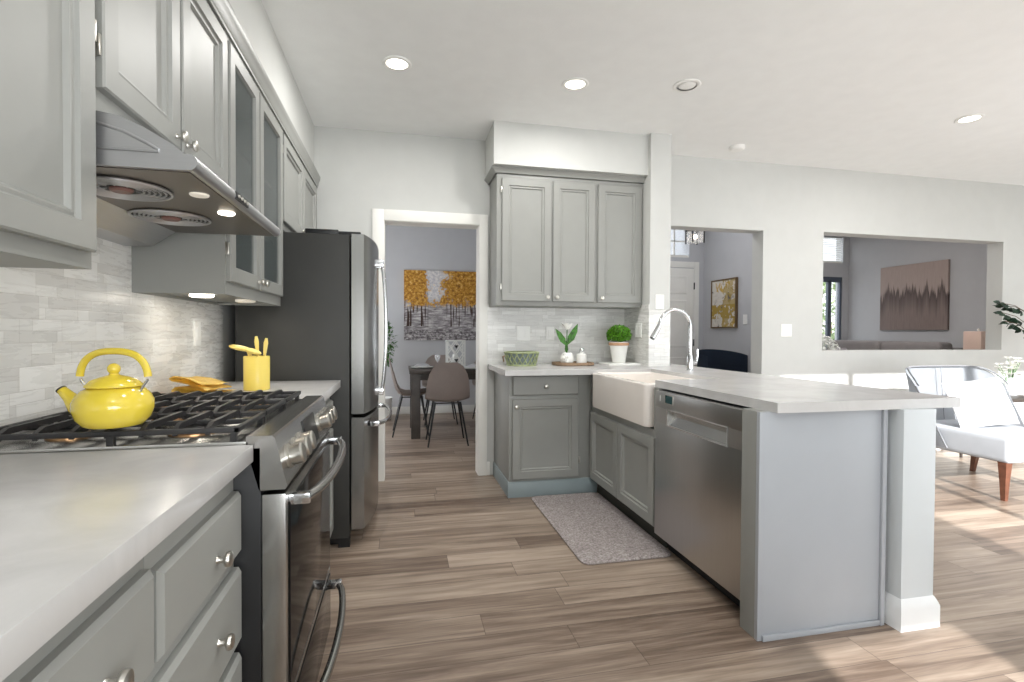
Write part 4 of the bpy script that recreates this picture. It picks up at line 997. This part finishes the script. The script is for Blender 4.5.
# ------------------------------------------------------------------ living room beyond the pass-through
t_ = thing('canvas_painting', 'dark misty treeline canvas painting seen through the pass-through', 'painting', (7.58, 6.24, 1.24))
MB().box(7.565, 7.598, 5.725, 6.765, 1.24, 2.24).build('canvas', 'art_forest', t_, smooth=False)
t_ = thing('sofa', 'gray sofa with two back cushions below the treeline painting', 'sofa', (6.9, 5.75, 0))
MB().box(6.45, 7.4, 5.30, 7.15, .0, .42, .04, 3).build('base', 'sofa', t_); MB().box(7.15, 7.42, 5.30, 7.15, .42, 1.0, .06, 3).build('backrest', 'sofa', t_)
for y0, y1 in ((5.32, 6.19), (6.21, 7.10)):
    MB().box(6.92, 7.16, y0, y1, .55, 1.075, .07, 4).build('back_cushion', 'sofa', t_); MB().box(6.43, 6.96, y0, y1, .42, .56, .04, 3).build('seat_cushion', 'sofa', t_)
for y0, y1 in ((5.10, 5.30), (7.15, 7.35)): MB().box(6.45, 7.4, y0, y1, .1, .68, .06, 3).build('armrest', 'sofa', t_)
for i, (y, z) in enumerate(((6.75, .86), (5.62, .85))):
    o = pillow_mb(.42, .34, .12).xf(Matrix.Translation((6.78, y, z-.06)) @ Matrix.Rotation(R(80), 4, 'Z') @ Matrix.Rotation(R(-15), 4, 'X')).build('throw_pillow', plain('gray_lilac_pillow', (172, 166, 170), .9, var=.1, scale=20))
    tag(o, 'gray patterned pillow on the '+('far' if i == 0 else 'near')+' end of the gray sofa', 'pillow')
t_ = thing('end_table', 'small dark end table under the blush lamp, beside the sofa', 'table', (6.8, 4.8, 0))
MB().box(6.55, 7.05, 4.60, 5.02, .56, .60, .004).build('top', 'darkwood', t_)
for x in (6.59, 7.01):
    for y in (4.64, 4.98): MB().tube([(x, y, .56), (x, y, 0)], .015, 8).build('leg', 'darkwood', t_)
lx, ly = 6.82, 4.80
t_ = thing('table_lamp', 'table lamp with rectangular blush shade seen through the pass-through', 'lamp', (lx, ly, .60))
MB().lathe([(.07, 0), (.075, .01), (.03, .03), (.05, .12), (.06, .20), (.02, .30), (.012, .36)], (lx, ly, .60), seg=24).build('base', 'white', t_)
MB().box(lx-.10, lx+.10, ly-.10, ly+.10, .945, 1.215, .01).build('lamp_shade', 'shade', t_)
MB().ball((lx, ly, 1.235), .016).build('finial', 'plastic_w', t_)
# hydrangeas on a console behind the pass-through sill
t_ = thing('console_table', 'low console table behind the sill, mostly hidden', 'table', (4.9, 5.0, 0))
MB().box(4.55, 5.05, 4.75, 5.25, .70, .74, .004).build('top', 'darkwood', t_)
for x in (4.58, 5.02):
    for y in (4.78, 5.22): MB().tube([(x, y, .70), (x, y, 0)], .015, 8).build('leg', 'darkwood', t_)
tag(MB().lathe([(.05, 0), (.07, .02), (.075, .1), (.05, .16), (.045, .16), (.06, .1), (.03, .02)], (4.83, 4.98, .74), seg=24).build('vase', 'white'), 'white vase under the hydrangeas behind the pass-through sill', 'vase')
t_ = thing('hydrangea', 'pale white hydrangea bunch at the left corner of the pass-through', 'flower', (4.83, 4.98, .88))
b = MB(); rnd = random.Random(2)
for hx, hy, hz in ((0, 0, .24), (-.09, -.03, .20), (.09, .02, .19), (.03, -.07, .16), (-.05, .05, .28)):
    for k in range(60):
        z = rnd.uniform(-.6, 1); a = rnd.uniform(0, 6.28); r_ = math.sqrt(1-z*z); n_ = Vector((r_*math.cos(a), r_*math.sin(a), z))
        b.leaf(Vector((4.83+hx, 4.98+hy, .84+hz))+n_*.06, (n_.orthogonal()+n_*.2), n_, .028, .024)
b.build('blossom', 'petal', t_, norm=False)
b = MB()
for k in range(10):
    a = k*.63; b.leaf((4.83+.04*math.cos(a), 4.98+.04*math.sin(a), .93), (math.cos(a), math.sin(a), .3), (0, 0, 1), .11, .06)
b.build('leaf', 'leaf', t_, norm=False)

# ------------------------------------------------------------------ garden outside the living room window
tag(MB().box(4.0, 14, 12.5, 12.7, 0, 1.5).build('garden_wall', 'fence_out'), 'pale garden wall outside the living room window', 'wall')
for i, (x, y, s_) in enumerate(((9.9, 10.2, .9), (12.3, 11.4, 1.1))):
    t_ = thing('garden_tree', ('nearer' if i == 0 else 'farther')+' sunlit tree outside the living room window', 'tree', (x, y, 0))
    MB().tube([(x, y, 0), (x+.05, y, 1.2), (x, y, 2.2)], [.08, .06, .03], 8).build('trunk', 'bark', t_)
    b = MB(); rnd = random.Random(20+i)
    for k in range(700):
        z = rnd.uniform(-1, 1); a = rnd.uniform(0, 6.28); r_ = math.sqrt(1-z*z)*rnd.uniform(.3, 1); n_ = Vector((r_*math.cos(a), r_*math.sin(a), z))
        b.leaf(Vector((x, y, 1.7*s_))+Vector((n_.x*.8, n_.y*.8, n_.z*1.1))*s_, n_+Vector((rnd.uniform(-1, 1), rnd.uniform(-1, 1), rnd.uniform(-1, 1))), (0, 0, 1), .17, .09)
    b.build('foliage', 'foliage_out', t_, norm=False)
struct(MB().box(-1.8, 16, 8.0, 14, -.15, -.02).build('ground', 'fence_out', smooth=False))
